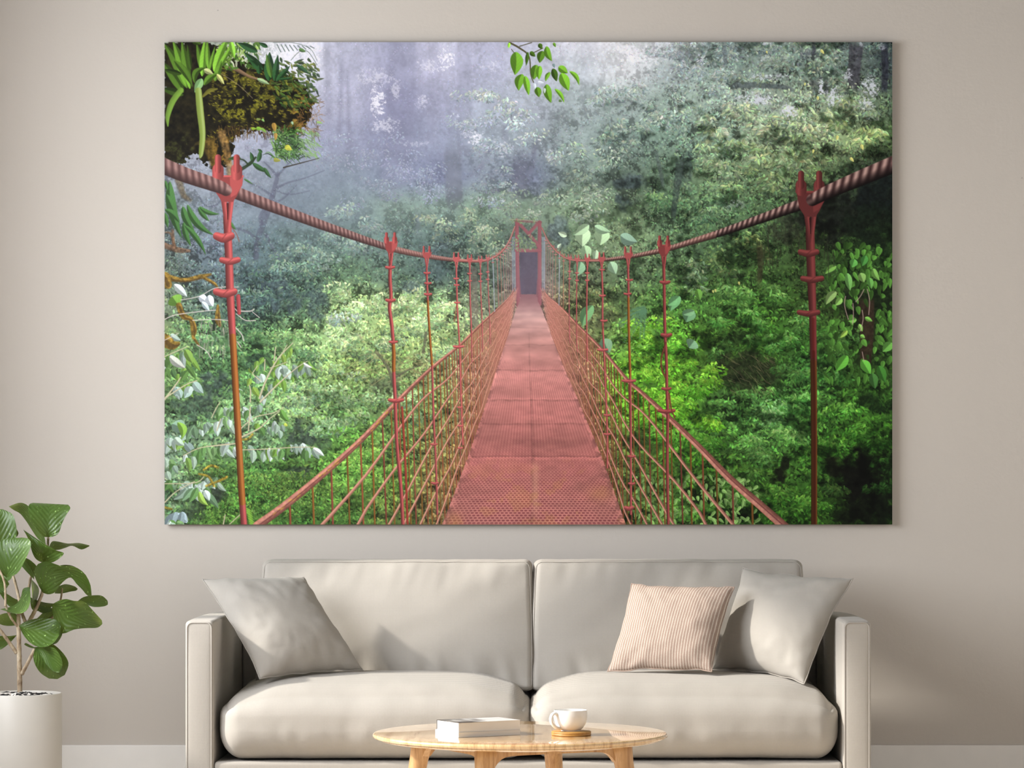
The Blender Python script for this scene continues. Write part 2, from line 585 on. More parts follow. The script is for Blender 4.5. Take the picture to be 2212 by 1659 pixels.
def seat_cushion(px0, px1, seed):
    z = zf - 0.02
    x0, x1 = fx(px0, z), fx(px1, z)
    y0, y1 = SOFA_F - 0.012, -0.30
    zb, zt = fz(1643, z), 0.424
    h = ((x1 - x0) / 2, (y1 - y0) / 2, (zt - zb) / 2)
    c = Vector(((x0 + x1) / 2, (y0 + y1) / 2, (zb + zt) / 2))
    def deform(p, u):
        q = c + p
        top = max(0.0, u[2])
        cx, cy = 1 - abs(u[0]) ** 3.2, 1 - abs(u[1]) ** 3
        q.z += 0.022 * top * cx * cy
        # the side view: plump corners sag a little
        q.z -= 0.030 * top * smoothstep(0.50, 1.0, abs(u[0])) ** 1.5 * (1 if u[1] < 0.6 else 0.6)
        q.z -= 0.012 * top * smoothstep(0.2, 1.0, -u[1])
        if u[1] < 0:
            q.y -= 0.020 * (-u[1]) * (1 - abs(u[0]) ** 4) * (1 - u[2] ** 2)
            # upright soft creases on the lower front
            w = smoothstep(0.55, -0.6, u[2]) * (-u[1])
            q.y += 0.006 * w * fbm((q.x * 1.0, 0.0, q.z * 0.25), 11.0, seed)
        # long shallow folds across the top
        q.z += 0.0030 * top * fbm((q.x * 0.5, q.y * 3.0, 0), 3.2, seed + 3)
        q += Vector((0, -0.003, 0.002)) * fbm((q.x, q.y, q.z), 6.5, seed + 9)
        return sofa_local(q)
    V, Fc = soft_block(h, (0.07, 0.08, 0.088), (60, 32, 18), deform)
    return mesh_obj('seat_cushion', V, Fc, M_fab, sofa)

seat_cushion(468, 1146.5, 1.3)
seat_cushion(1141.5, 1817, 5.1)

def back_cushion(px0, px1, seed):
    zt_d, zb_d = CAM_D - 0.36, CAM_D - 0.50        # distance of the front face, top and bottom
    x0, x1 = fx(px0, zt_d), fx(px1, zt_d)
    z1, z0 = fz(1209, zt_d), 0.375
    th = 0.17
    h = ((x1 - x0) / 2, th / 2, (z1 - z0) / 2)
    def deform(p, u):
        q = Vector(((x0 + x1) / 2, 0, (z0 + z1) / 2)) + p
        t = (u[2] + 1) / 2
        q.y += -0.50 * (1 - t) - 0.36 * t + th / 2
        front = max(0.0, -u[1])
        cx, cz = 1 - abs(u[0]) ** 4, 1 - abs(u[2]) ** 3
        q.y -= 0.030 * front * cx * cz
        q.x += 0.010 * u[0] * (1 - t) + 0.004 * math.copysign(1, u[0]) * (1 - u[2] ** 2)
        q.z -= 0.022 * smoothstep(0.55, 1.0, -u[2]) * 0
        q.z += 0.0016 * smoothstep(0.4, 1, u[2]) * fbm((q.x, 0, 0), 16, seed)
        # gathered creases rising from the bottom seam, and a crumpled top edge
        w = front * (smoothstep(-0.25, -0.8, u[2]) * (1 - smoothstep(0.92, 1.0, -u[2])))
        q.y -= 0.012 * w * fbm((q.x + 0.22 * q.z, 0, q.z * 0.12), 15.0, seed + 2, 2)
        w = front * smoothstep(0.35, 0.9, u[2]) * (1 - smoothstep(0.95, 1.0, u[2]))
        q.y -= 0.0075 * w * fbm((q.x - 0.3 * q.z, 0, q.z * 0.3), 13.0, seed + 5, 2)
        # long slanting soft folds
        q.y -= 0.009 * front * fbm((q.x * 0.6 - q.z * 1.1, 0, q.z * 0.9 + q.x * 0.5), 4.6, seed + 8, 2)
        return sofa_local(q)
    V, Fc = soft_block(h, (0.028, 0.035, 0.022), (72, 8, 44), deform)
    o = mesh_obj('back_cushion', V, Fc, M_fab, sofa)
    # seam round the front edge
    path = []
    n = 60
    ex, ez = h[0] - 0.010, h[2] - 0.008
    ring = [(-1 + 2 * k / n, -1) for k in range(n)] + [(1, -1 + 2 * k / n) for k in range(n)] + [(1 - 2 * k / n, 1) for k in range(n)] + [(-1, 1 - 2 * k / n) for k in range(n)]
    for a, b_ in ring:
        m = max(abs(a), abs(b_))
        # squircle the corners a little
        rad = 0.02
        px_, pz_ = a * ex, b_ * ez
        qx = max(-ex + rad, min(ex - rad, px_)); qz = max(-ez + rad, min(ez - rad, pz_))
        d = Vector((px_ - qx, pz_ - qz))
        if d.length > rad:
            d = d.normalized() * rad
        px_, pz_ = qx + d.x, qz + d.y
        path.append(deform(Vector((px_, -h[1] + 0.0065, pz_)), (px_ / h[0], -0.86, pz_ / h[2])))
    V, Fc = closed_tube(path, 0.0015)
    mesh_obj('piping', V, Fc, M_fab, o)
    return o

back_cushion(566, 1149, 2.2)
back_cushion(1152.5, 1734, 7.7)

# ------------------------------------------------------------------ pillows
def pillow(name, label, corners, thick, mat, seed, n=44, pinch=0.07, wr=1.0, seam_mat=None, stripes=False, belly=1.0):
    TL, TR, BR, BL = [Vector(c) for c in corners]
    c0 = (TL + TR + BR + BL) / 4
    base = Vector((c0.x, c0.y, min(BL.z, BR.z)))
    nrm = (TR - TL + BR - BL).cross(TL - BL + TR - BR).normalized()   # towards the viewer
    if nrm.y > 0:
        nrm = -nrm
    def outline(u, v):
        up_ = u * (1 - pinch * (1 - v * v) ** 1.0)
        vp_ = v * (1 - pinch * (1 - u * u) ** 1.0)
        s, t = (up_ + 1) / 2, (vp_ + 1) / 2
        p = (BL * (1 - s) + BR * s) * (1 - t) + (TL * (1 - s) + TR * s) * t
        w = max(abs(u), abs(v))
        wob = 0.006 * wr * fbm((u * 1.2, v * 1.2, seed), 2.2, seed, 2) * w ** 6
        return p + nrm * wob + (TL - BL) * 0.02 * wr * fbm((u, v, 1), 2.6, seed + 4, 2) * w ** 8 * (abs(v) > 0.5)
    def surf(u, v, side):
        p = outline(u, v)
        a, b_ = max(0.0, 1 - abs(u) ** 2.4), max(0.0, 1 - abs(v) ** 2.4)
        t = thick * (a * b_) ** 0.55
        # creases run from the corners towards the middle
        ed = min(1 - abs(u), 1 - abs(v))
        amp = smoothstep(0.0, 0.10, ed) * (1 - smoothstep(0.25, 0.85, ed) * 0.75)
        cr = fbm((u * 1.4 + v * 0.5, v * 1.4 - u * 0.5, side), 1.9, seed, 3)
        ang = math.atan2(v, u)
        rr = math.hypot(u, v)
        cr2 = mnoise.noise(Vector((math.cos(ang) * 4.2, math.sin(ang) * 4.2, rr * 1.1 + seed)))
        t += wr * amp * (0.006 * cr + 0.0035 * cr2)
        return p + nrm * side * max(0.0, t) * (belly if side > 0 else 0.5)
    g = [math.sin(x * math.pi / 2) * 0.55 + x * 0.45 for x in [-1 + 2 * i / n for i in range(n + 1)]]
    V, Fc, UV = [], [], []
    idx = {}
    for side in (1, -1):
        for i, u in enumerate(g):
            for j, v in enumerate(g):
                rim = i in (0, n) or j in (0, n)
                key = (0 if rim else side, i, j)
                if key not in idx:
                    idx[key] = len(V)
                    V.append((outline(u, v) if rim else surf(u, v, side)) - base)
                    UV.append(((u + 1) / 2, (v + 1) / 2))
    def gi(side, i, j):
        return idx[(0 if (i in (0, n) or j in (0, n)) else side, i, j)]
    for side in (1, -1):
        for i in range(n):
            for j in range(n):
                q = (gi(side, i, j), gi(side, i + 1, j), gi(side, i + 1, j + 1), gi(side, i, j + 1))
                Fc.append(q if side > 0 else tuple(reversed(q)))
    root = thing(name, label, 'pillow', base, 'throw pillows on the sofa')
    o = mesh_obj('cover', V, Fc, mat, root)
    me = o.data
    uvl = me.uv_layers.new(name='UVMap')
    for l in me.loops:
        uvl.data[l.index].uv = UV[l.vertex_index]
    ring = [(g[i], -1) for i in range(n)] + [(1, g[i]) for i in range(n)] + [(g[n - i], 1) for i in range(n)] + [(-1, g[n - i]) for i in range(n)]
    V, Fc = closed_tube([outline(u, v) - base for u, v in ring], 0.0021)
    mesh_obj('seam', V, Fc, seam_mat or mat, root)
    return root

pillow('throw_pillow', 'plain grey throw pillow leaning on the left sofa arm', (P(437, 1250, 8.19), P(655, 1246, 8.36), P(785, 1450, 8.24), P(563, 1468, 8.02)), 0.085, M_fab2, 1.0, seam_mat=M_pipe)
pillow('throw_pillow', 'plain pale grey throw pillow leaning on the right sofa arm', (P(1606, 1229, 8.40), P(1842, 1248, 8.16), P(1738, 1475, 8.06), P(1540, 1444, 8.36)), 0.085, M_fab2, 4.0, seam_mat=M_pipe)
pillow('throw_pillow', 'pink throw pillow with thin cream stripes in front of the pale grey one', (P(1364, 1260, 8.36), P(1586, 1268, 8.22), P(1538, 1451, 8.10), P(1312, 1450, 8.20)), 0.062, M_stripe, 8.0, wr=1.1, pinch=0.06)
# ------------------------------------------------------------------ coffee table
TZ = 6.9
TH = CAM_H - 452 * TZ / F          # height of the table top
TX, TY = fx(1124, TZ), -CAM_D + TZ
TR_ = 318.5 * TZ / F
table = thing('coffee_table', 'round light wood coffee table with four splayed legs in front of the sofa', 'table', (TX, TY, 0))
prof = [(0.0, 0.0)]
tt = 0.022
prof = [(TR_ - 0.045, -tt), (TR_ - 0.02, -tt + 0.004), (TR_ - 0.006, -tt + 0.010)]
for k in range(9):
    a = -math.pi / 2 + math.pi * k / 8
    prof.append((TR_ - 0.006 + 0.006 * math.cos(a), -0.006 + 0.006 * math.sin(a)))
prof = [(0.0005, -tt)] + prof + [(TR_ * 0.6, 0.0), (TR_ * 0.2, 0.0), (0.0005, 0.0)]
V, Fc = lathe(prof, 128)
mesh_obj('tabletop', [(x, y, z + TH) for x, y, z in V], Fc, M_top, table)
LEG_R = 0.288
phi = math.radians(162)
feet = []
for k in range(4):
    a = phi + k * math.pi / 2
    d = Vector((math.cos(a), math.sin(a), 0))
    top, foot = d * (LEG_R - 0.012), d * (LEG_R + 0.055)
    # a leg of rounded, tapering section
    path, rad = [], []
    for i in range(13):
        t = i / 12
        p = foot.lerp(top, t)
        p.z = t * (TH - tt + 0.004)
        path.append(p)
        rad.append(0.013 + 0.0145 * t ** 0.8 + 0.005 * smoothstep(0.85, 1, t))
    V, Fc = tube(path, rad, 20)
    mesh_obj('leg', V, Fc, M_leg, table)
    feet.append(d * (LEG_R - 0.010))
for k in range(4):
    a, b_ = feet[k], feet[(k + 1) % 4]
    d = (b_ - a).normalized()
    nn = Vector((-d.y, d.x, 0))
    L = (b_ - a).length
    V, Fc = [], []
    m = 40
    zt = TH - tt + 0.001
    for i in range(m + 1):
        s = i / m
        e = min(s, 1 - s) * L
        drop = 0.020 + 0.030 * math.exp(-max(0, e - 0.022) / 0.014)
        p = a + d * (s * L)
        for off, z in ((-0.009, zt), (0.009, zt), (0.009, zt - drop), (-0.009, zt - drop)):
            q = p + nn * off
            V.append((q.x, q.y, z))
    for i in range(m):
        for j in range(4):
            j2 = (j + 1) % 4
            Fc.append((i * 4 + j, i * 4 + j2, i * 4 + 4 + j2, i * 4 + 4 + j))
    Fc += [(3, 2, 1, 0), (m * 4, m * 4 + 1, m * 4 + 2, m * 4 + 3)]
    mesh_obj('apron_rail', V, Fc, M_leg, table, smooth=False)

# ------------------------------------------------------------------ books
def cover_photo_material():
    m, nt, b = material('black_and_white_cover')
    tc = N(nt, 'ShaderNodeTexCoord')
    sep = N(nt, 'ShaderNodeSeparateXYZ')
    nz = N(nt, 'ShaderNodeTexNoise', Scale=16.0, Detail=3.0)
    ramp = N(nt, 'ShaderNodeValToRGB')
    e = ramp.color_ramp.elements
    e[0].position, e[0].color = 0.32, srgb(70, 68, 66)
    e[1].position, e[1].color = 0.62, srgb(226, 224, 220)
    el = e.new(0.45); el.color = srgb(128, 126, 122)
    ad = N(nt, 'ShaderNodeMath', operation='MULTIPLY_ADD')
    ad.inputs[1].default_value = 3.0
    nt.links.new(tc.outputs['Object'], sep.inputs[0])
    nt.links.new(tc.outputs['Object'], nz.inputs['Vector'])
    nt.links.new(sep.outputs['X'], ad.inputs[0])
    ad2 = N(nt, 'ShaderNodeMath', operation='ADD')
    ad2.inputs[1].default_value = -0.24
    nt.links.new(nz.outputs['Fac'], ad2.inputs[0])
    nt.links.new(ad2.outputs[0], ad.inputs[2])
    nt.links.new(ad.outputs[0], ramp.inputs['Fac'])
    nt.links.new(ramp.outputs['Color'], b.inputs['Base Color'])
    b.inputs['Roughness'].default_value = 0.3
    return m
M_cover = cover_photo_material()
M_dark = plain('dark_book_spine', srgb(84, 84, 84), 0.5)
M_white = plain('white_book_cover', srgb(238, 236, 232), 0.45)
BA = math.radians(31)
bu = Vector((math.cos(BA), math.sin(BA), 0))       # along the long side
bv = Vector((-math.sin(BA), math.cos(BA), 0))      # along the short side
def book(label, near, L, W, H, cover_m, spine_m, overhang=0.0012, cover_t=0.0012, full_edge=True):
    root = thing('book', label, 'book', near, 'books on the coffee table')
    root.rotation_euler = (0, 0, BA)
    bm = bmesh.new()
    box_bm(bm, (0.0012, 0.0012, cover_t), (L - 0.0012, W - 0.002, H - cover_t))
    bm_obj('pages', bm, M_page, root)
    bm = bmesh.new()
    box_bm(bm, (0, 0, H - cover_t), (L, W, H), 0.0004, 1)
    bm_obj('front_cover', bm, cover_m, root)
    bm = bmesh.new()
    box_bm(bm, (0, 0, 0), (L, W, cover_t), 0.0004, 1)
    bm_obj('back_cover', bm, M_white, root)
    bm = bmesh.new()
    box_bm(bm, (0, W - 0.0018, 0), (L, W, H))
    bm_obj('spine', bm, spine_m, root)
    return root
nz_ = F * (CAM_H - TH) / (1594 - VY)
near = P(990, 1594, nz_); near.z = TH + 0.0002
H1 = 0.0135
BL_, BW_ = 0.188, 0.118
low = near - bv * 0.0
book('white paperback lying under the thicker book on the table', low, BL_, BW_ + 0.006, H1, M_white, M_white)
up_n = near + bu * 0.001 + bv * 0.001
up_n.z = near.z + H1 + 0.0002
book('thick book with a black and white photo cover, on top of the white paperback', up_n, BL_ - 0.001, BW_, 0.0255, M_cover, M_dark)

# ------------------------------------------------------------------ coaster and cup
cz = F * (CAM_H - TH - 0.010) / (1580 - VY)
cpos = P(1234, 1580, cz); cpos.z = TH + 0.0002
CR = 43 * cz / F
prof = [(0.0005, 0), (CR - 0.002, 0), (CR, 0.0015), (CR, 0.0042), (CR - 0.0012, 0.0050), (CR - 0.0012, 0.0058), (CR, 0.0066), (CR, 0.0098), (CR - 0.002, 0.0112), (CR * 0.5, 0.0114), (0.0005, 0.0114)]
V, Fc = lathe(prof, 96)
co = mesh_obj('coaster', V, Fc, M_cork, None)
co.location = cpos
tag(co, 'round wooden coaster under the white cup', 'coaster')
cup = thing('cup', 'white porcelain cup standing on the wooden coaster', 'cup', (cpos.x - 0.002, cpos.y, cpos.z + 0.0116))
R0 = 36.5 * cz / F
CH = 0.0545
outer = [(0.0005, 0.0), (R0 * 0.52, 0.0), (R0 * 0.56, 0.0015), (R0 * 0.70, 0.006), (R0 * 0.85, 0.0145), (R0 * 0.95, 0.025), (R0 * 0.995, 0.036), (R0 * 1.0, 0.044), (R0 * 0.985, CH - 0.002), (R0 * 0.975, CH), (R0 * 0.955, CH), (R0 * 0.945, CH - 0.002)]
inner = [(R0 * 0.955, 0.042), (R0 * 0.94, 0.032), (R0 * 0.86, 0.018), (R0 * 0.6, 0.007), (0.0005, 0.005)]
prof = [(p.x, p.y) for p in catmull([(r, z, 0) for r, z in outer + inner], 5)]
V, Fc = lathe([(max(r, 0.0004), z) for r, z in prof], 72)
mesh_obj('body', V, Fc, M_china, cup)
ha = math.radians(214)
hd = Vector((math.cos(ha), math.sin(ha), 0))
hp = [(R0 * 0.93, 0.043), (R0 * 1.10, 0.0475), (R0 * 1.30, 0.044), (R0 * 1.40, 0.034), (R0 * 1.32, 0.022), (R0 * 1.05, 0.011), (R0 * 0.80, 0.0085)]
path = catmull([hd * r + Vector((0, 0, z)) for r, z in hp], 7)
V, Fc = tube(path, 0.0045, 14)
# flattened strap handle
side = Vector((-hd.y, hd.x, 0))
V = [v + side * (v - path[i // 14]).dot(side) * 0.35 for i, v in enumerate(V)]
mesh_obj('handle', V, Fc, M_china, cup)

# ------------------------------------------------------------------ potted plant
PZ = 8.00
pc = P(43, 1497, PZ)
PR = 89.5 * PZ / F
plant = thing('potted_plant', 'leafy green plant in a white cylindrical pot left of the sofa', 'plant', (pc.x, pc.y, 0))
def pl(px, py, dz=0.0):
    return P(px, py, PZ + dz) - plant.location
PH = pc.z
prof = [(0.0005, 0), (PR * 0.985, 0), (PR, 0.01), (PR, PH - 0.002), (PR - 0.0015, PH), (PR - 0.0045, PH), (PR - 0.006, PH - 0.002), (PR - 0.006, PH - 0.06), (0.0005, PH - 0.06)]
V, Fc = lathe(prof, 96)
pot = mesh_obj('pot', V, Fc, M_pot, plant)
for p in pot.data.polygons:
    p.use_smooth = True
m_, nt_, b_ = material('soil_with_chips')
tc_ = N(nt_, 'ShaderNodeTexCoord')
v_ = N(nt_, 'ShaderNodeTexVoronoi', Scale=90.0)
r_ = N(nt_, 'ShaderNodeValToRGB')
r_.color_ramp.interpolation = 'CONSTANT'
r_.color_ramp.elements[0].color = srgb(20, 16, 14)
r_.color_ramp.elements[1].position = 0.55
r_.color_ramp.elements[1].color = srgb(216, 208, 200)
nt_.links.new(tc_.outputs['Object'], v_.inputs['Vector'])
nt_.links.new(v_.outputs['Color'], r_.inputs['Fac'])
nt_.links.new(r_.outputs['Color'], b_.inputs['Base Color'])
b_.inputs['Roughness'].default_value = 0.9
M_soil = m_
V, Fc = [], []
nr, na = 14, 56
for i in range(nr + 1):
    for k in range(na):
        r = (PR - 0.007) * i / nr
        a = 2 * math.pi * k / na
        x, y = r * math.cos(a), r * math.sin(a)
        V.append((x, y, PH - 0.011 + 0.012 * (1 - (i / nr) ** 2) + 0.007 * fbm((x, y, 0), 60, 2)))
for i in range(nr):
    for k in range(na):
        k2 = (k + 1) % na
        Fc.append((i * na + k, i * na + k2, i * na + na + k2, i * na + na + k))
mesh_obj('soil', V, Fc, M_soil, plant, smooth=False)

def stem(name, pts, r0, r1, parent=plant):
    path = catmull([pl(*p) for p in pts], 7)
    k = len(path) - 1
    rad = [(r0 + (r1 - r0) * i / k) * (1 + 0.07 * math.sin(i * 2.1)) for i in range(k + 1)]
    V, Fc = tube(path, rad, 12)
    return mesh_obj(name, V, Fc, M_bark, parent)
px_m = PZ / F
stem('trunk', [(43, 1502, 0), (42, 1440, 0), (41, 1390, 0), (40, 1345, 0), (41, 1325, 0), (52, 1300, 0.0)], 5.6 * px_m, 3.8 * px_m)
stem('branch', [(47, 1456, 0), (60, 1432, -0.02), (75, 1402, -0.04)], 4.6 * px_m, 3.2 * px_m)
stem('branch', [(36, 1411, 0), (20, 1388, -0.01), (0, 1361, -0.02), (-16, 1342, -0.03)], 4.2 * px_m, 3.0 * px_m)
stem('branch', [(62, 1344, 0), (74, 1322, 0), (84, 1300, 0), (92, 1276, 0.01), (96, 1230, 0.02), (103, 1180, 0.02), (104, 1160, 0.0)], 4.4 * px_m, 2.4 * px_m)
stem('branch', [(54, 1342, 0), (47, 1322, 0.01), (40, 1288, 0.02), (28, 1243, 0.03), (10, 1200, 0.04)], 3.8 * px_m, 2.6 * px_m)
stem('branch', [(12, 1310, -0.03), (12, 1290, -0.03), (10, 1260, -0.03), (0, 1232, -0.03), (-8, 1216, -0.03)], 2.8 * px_m, 2.0 * px_m)
stem('branch', [(40, 1356, 0), (24, 1335, -0.02), (12, 1308, -0.03)], 2.6 * px_m, 2.4 * px_m)
stem('branch', [(58, 1290, 0.0), (66, 1250, 0.03), (70, 1225, 0.05)], 3.4 * px_m, 2.4 * px_m)
stem('branch', [(90, 1352, 0.05), (122, 1324, 0.05), (132, 1290, 0.04), (134, 1268, 0.03)], 3.0 * px_m, 1.8 * px_m)

def leaf(outline, mid, bulge=0.10, curl=0.0, dz=(0, 0, 0), up=1.0, seed=0):
    """A leaf blade: outline is its left and right edge from base to tip as the photograph shows them, mid its midrib; the blade is folded and curved in depth. dz = distance of base, middle and tip."""
    L, R = outline
    n, m = 20, 12
    def at(poly, t):
        k = t * (len(poly) - 1)
        i = min(int(k), len(poly) - 2)
        return cat2(poly, i, k - i)
    def cat2(pts, i, t):
        p = [Vector((a, b, 0)) for a, b in (pts[max(i - 1, 0)], pts[i], pts[i + 1], pts[min(i + 2, len(pts) - 1)])]
        return 0.5 * ((2 * p[1]) + (p[2] - p[0]) * t + (2 * p[0] - 5 * p[1] + 4 * p[2] - p[3]) * t * t + (3 * p[1] - p[0] - 3 * p[2] + p[3]) * t ** 3)
    V, Fc, UV = [], [], []
    size = (Vector(mid[0] + (0,)) - Vector(mid[-1] + (0,))).length * px_m
    for i in range(n + 1):
        t = i / n
        l, c, r = at(L, t), at(mid, t), at(R, t)
        d0 = dz[0] * (1 - t) * (1 - 2 * t) + 4 * dz[1] * t * (1 - t) + dz[2] * t * (2 * t - 1)
        for j in range(m + 1):
            s = -1 + 2 * j / m
            q = c.lerp(l, -s) if s < 0 else c.lerp(r, s)
            env = math.sin(math.pi * min(1, max(0, t))) ** 0.6 if 0 < t < 1 else 0
            d = d0 - up * bulge * size * (abs(s) ** 1.5) * env + curl * size * s * env
            d += 0.035 * size * env * abs(s) * math.sin(7 * t + 3 * s + seed)
            V.append(pl(q.x, q.y, d))
            UV.append((t, s))
    for i in range(n):
        for j in range(m):
            a = i * (m + 1) + j
            Fc.append((a, a + 1, a + m + 2, a + m + 1))
    o = mesh_obj('leaf', V, Fc, M_leaf, plant)
    uvl = o.data.uv_layers.new(name='UVMap')
    for l in o.data.loops:
        uvl.data[l.index].uv = UV[l.vertex_index]
    return o

# large upright leaf at the top
leaf(([(104, 1160), (92, 1158), (76, 1138), (66, 1118), (61, 1100), (64, 1089), (72, 1086)],
      [(104, 1160), (116, 1159), (127, 1151), (134, 1131), (144, 1111), (152, 1098), (147, 1090)]),
     [(104, 1160), (104, 1150), (104, 1136), (105, 1120), (106, 1106), (107, 1095), (108, 1088)], 0.14, 0.10, (0, -0.01, 0.03), 1, 1)
# pale leaf behind it, tip to the left
leaf(([(99, 1176), (84, 1166), (72, 1150), (58, 1128), (44, 1110), (30, 1102), (19, 1094)],
      [(99, 1176), (96, 1160), (86, 1140), (74, 1112), (60, 1092), (42, 1086), (19, 1094)]),
     [(99, 1176), (90, 1163), (79, 1145), (66, 1120), (52, 1103), (36, 1094), (19, 1094)], 0.10, -0.35, (0.02, 0.05, 0.02), 1, 2)
# dark leaf at the left edge
leaf(([(-8, 1190), (-26, 1176), (-34, 1150), (-34, 1126), (-24, 1108), (-10, 1100)],
      [(-8, 1190), (30, 1176), (36, 1150), (33, 1126), (26, 1110), (6, 1100)]),
     [(-8, 1190), (0, 1172), (0, 1150), (0, 1128), (0, 1112), (-2, 1100)], 0.12, 0.1, (0.03, 0.02, 0.05), 1, 3)
leaf(([(30, 1162), (30, 1156), (32, 1148), (36, 1143)], [(30, 1162), (36, 1160), (40, 1152), (36, 1143)]), [(30, 1162), (33, 1156), (36, 1150), (36, 1143)], 0.1, 0.1, (0.05, 0.05, 0.05), 1, 4)
# big bright leaf lit by the sun
leaf(([(14, 1248), (2, 1236), (-8, 1214), (-10, 1190), (-2, 1172), (10, 1165), (24, 1162)],
      [(14, 1248), (38, 1238), (56, 1206), (66, 1182), (66, 1170), (60, 1163), (46, 1161)]),
     [(14, 1248), (18, 1234), (22, 1214), (26, 1196), (30, 1180), (33, 1170), (36, 1162)], 0.16, -0.25, (-0.02, -0.05, -0.03), 1, 5)
# folded leaf under the top one
leaf(([(92, 1216), (78, 1208), (70, 1194), (64, 1174), (58, 1158), (50, 1144)],
      [(92, 1216), (116, 1214), (138, 1196), (120, 1188), (92, 1172), (50, 1144)]),
     [(92, 1216), (92, 1204), (91, 1192), (82, 1178), (68, 1162), (50, 1144)], 0.22, 0.0, (0.0, -0.04, -0.02), 1, 6)
leaf(([(104, 1186), (112, 1170), (126, 1170), (146, 1174), (170, 1173), (193, 1178)],
      [(104, 1186), (124, 1188), (140, 1184), (156, 1179), (176, 1187), (193, 1180)]),
     [(104, 1186), (118, 1181), (134, 1178), (152, 1176), (174, 1178), (193, 1179)], 0.14, 0.3, (0.03, 0.05, 0.05), 1, 7)
# wide dark drooping leaf on the right
leaf(([(92, 1280), (82, 1262), (74, 1240), (80, 1220), (102, 1213), (130, 1222), (160, 1224), (182, 1238), (195, 1262), (198, 1288)],
      [(92, 1280), (104, 1284), (118, 1280), (128, 1266), (142, 1252), (154, 1248), (166, 1262), (178, 1274), (188, 1286), (198, 1288)]),
     [(92, 1280), (93, 1272), (98, 1258), (108, 1244), (124, 1236), (144, 1236), (160, 1244), (174, 1256), (188, 1270), (198, 1288)], 0.06, 0.12, (0, -0.05, -0.01), 1, 8)
leaf(([(128, 1222), (140, 1220), (156, 1222), (172, 1230)], [(128, 1222), (140, 1236), (158, 1240), (172, 1230)]), [(128, 1222), (140, 1228), (158, 1230), (172, 1230)], 0.1, 0.2, (0.03, 0.04, 0.04), 1, 9)
# two narrow dark leaves pointing left
leaf(([(74, 1252), (60, 1238), (46, 1222), (40, 1212), (40, 1205)], [(74, 1252), (72, 1236), (62, 1220), (54, 1210), (40, 1205)]), [(74, 1252), (66, 1237), (55, 1221), (47, 1211), (40, 1205)], 0.08, -0.2, (0.01, 0.02, 0.02), 1, 10)
leaf(([(74, 1246), (62, 1226), (54, 1212), (56, 1205)], [(74, 1246), (80, 1226), (68, 1212), (56, 1205)]), [(74, 1246), (71, 1226), (61, 1212), (56, 1205)], 0.08, 0.1, (0.03, 0.03, 0.03), 1, 11)
# pale edge-on leaf
leaf(([(74, 1316), (70, 1300), (69, 1276), (67, 1250)], [(74, 1316), (79, 1300), (84, 1272), (67, 1250)]), [(74, 1316), (74, 1300), (76, 1276), (67, 1250)], 0.2, 0.7, (0, -0.01, 0.0), 1, 12)
# small pale leaf pointing left
leaf(([(64, 1268), (50, 1272), (44, 1292), (30, 1308), (0, 1316)], [(64, 1268), (66, 1296), (58, 1318), (36, 1326), (0, 1316)]), [(64, 1268), (58, 1286), (48, 1304), (32, 1316), (0, 1316)], 0.12, -0.5, (-0.03, -0.04, -0.02), 1, 13)
# leaf cluster between
leaf(([(120, 1304), (100, 1302), (84, 1298), (66, 1290), (64, 1278)], [(120, 1304), (104, 1316), (84, 1320), (68, 1314), (64, 1278)]), [(120, 1304), (102, 1308), (84, 1310), (68, 1302), (64, 1278)], 0.1, 0.3, (0.03, 0.04, 0.03), 1, 14)
leaf(([(124, 1316), (106, 1312), (92, 1308), (74, 1312)], [(124, 1316), (108, 1322), (90, 1324), (74, 1312)]), [(124, 1316), (107, 1317), (91, 1317), (74, 1312)], 0.1, 0.2, (0.02, 0.02, 0.02), 1, 15)
# dark leaf and its pale neighbour right of the middle
leaf(([(118, 1282), (122, 1270), (140, 1262), (160, 1266), (168, 1272)], [(118, 1282), (134, 1282), (152, 1278), (164, 1276), (168, 1272)]), [(118, 1282), (130, 1276), (146, 1270), (160, 1270), (168, 1272)], 0.12, 0.3, (0.03, 0.04, 0.03), 1, 16)
leaf(([(166, 1300), (180, 1290), (200, 1286), (220, 1287), (232, 1297)], [(166, 1300), (182, 1304), (202, 1311), (224, 1310), (233, 1306)]), [(166, 1300), (181, 1298), (201, 1299), (222, 1299), (233, 1301)], 0.08, 0.1, (0.06, 0.06, 0.07), 1, 17)
# big leaf drooping right
leaf(([(112, 1306), (126, 1298), (142, 1294), (160, 1298), (182, 1300), (202, 1320), (220, 1340)],
      [(112, 1306), (116, 1336), (132, 1368), (160, 1360), (184, 1357), (210, 1356), (221, 1348)]),
     [(112, 1306), (124, 1312), (140, 1324), (160, 1330), (184, 1336), (206, 1342), (221, 1346)], 0.08, 0.18, (0, -0.06, -0.03), 1, 18)
leaf(([(66, 1350), (80, 1336), (100, 1318), (122, 1312)], [(66, 1350), (90, 1356), (116, 1340), (122, 1312)]), [(66, 1350), (84, 1346), (106, 1330), (122, 1312)], 0.08, 0.1, (0.05, 0.05, 0.05), 1, 19)
# broad bright leaf low in the middle
leaf(([(41, 1352), (56, 1342), (80, 1336), (106, 1336), (122, 1340), (131, 1352)],
      [(41, 1352), (52, 1374), (70, 1392), (92, 1398), (114, 1390), (131, 1368)]),
     [(41, 1352), (56, 1358), (78, 1362), (102, 1364), (120, 1364), (131, 1360)], 0.14, -0.3, (-0.03, -0.07, -0.06), 1, 20)
leaf(([(112, 1393), (120, 1380), (130, 1366), (134, 1360)], [(112, 1393), (124, 1388), (134, 1372), (134, 1360)]), [(112, 1393), (122, 1384), (132, 1369), (134, 1360)], 0.1, 0.2, (-0.02, -0.02, -0.02), 1, 21)
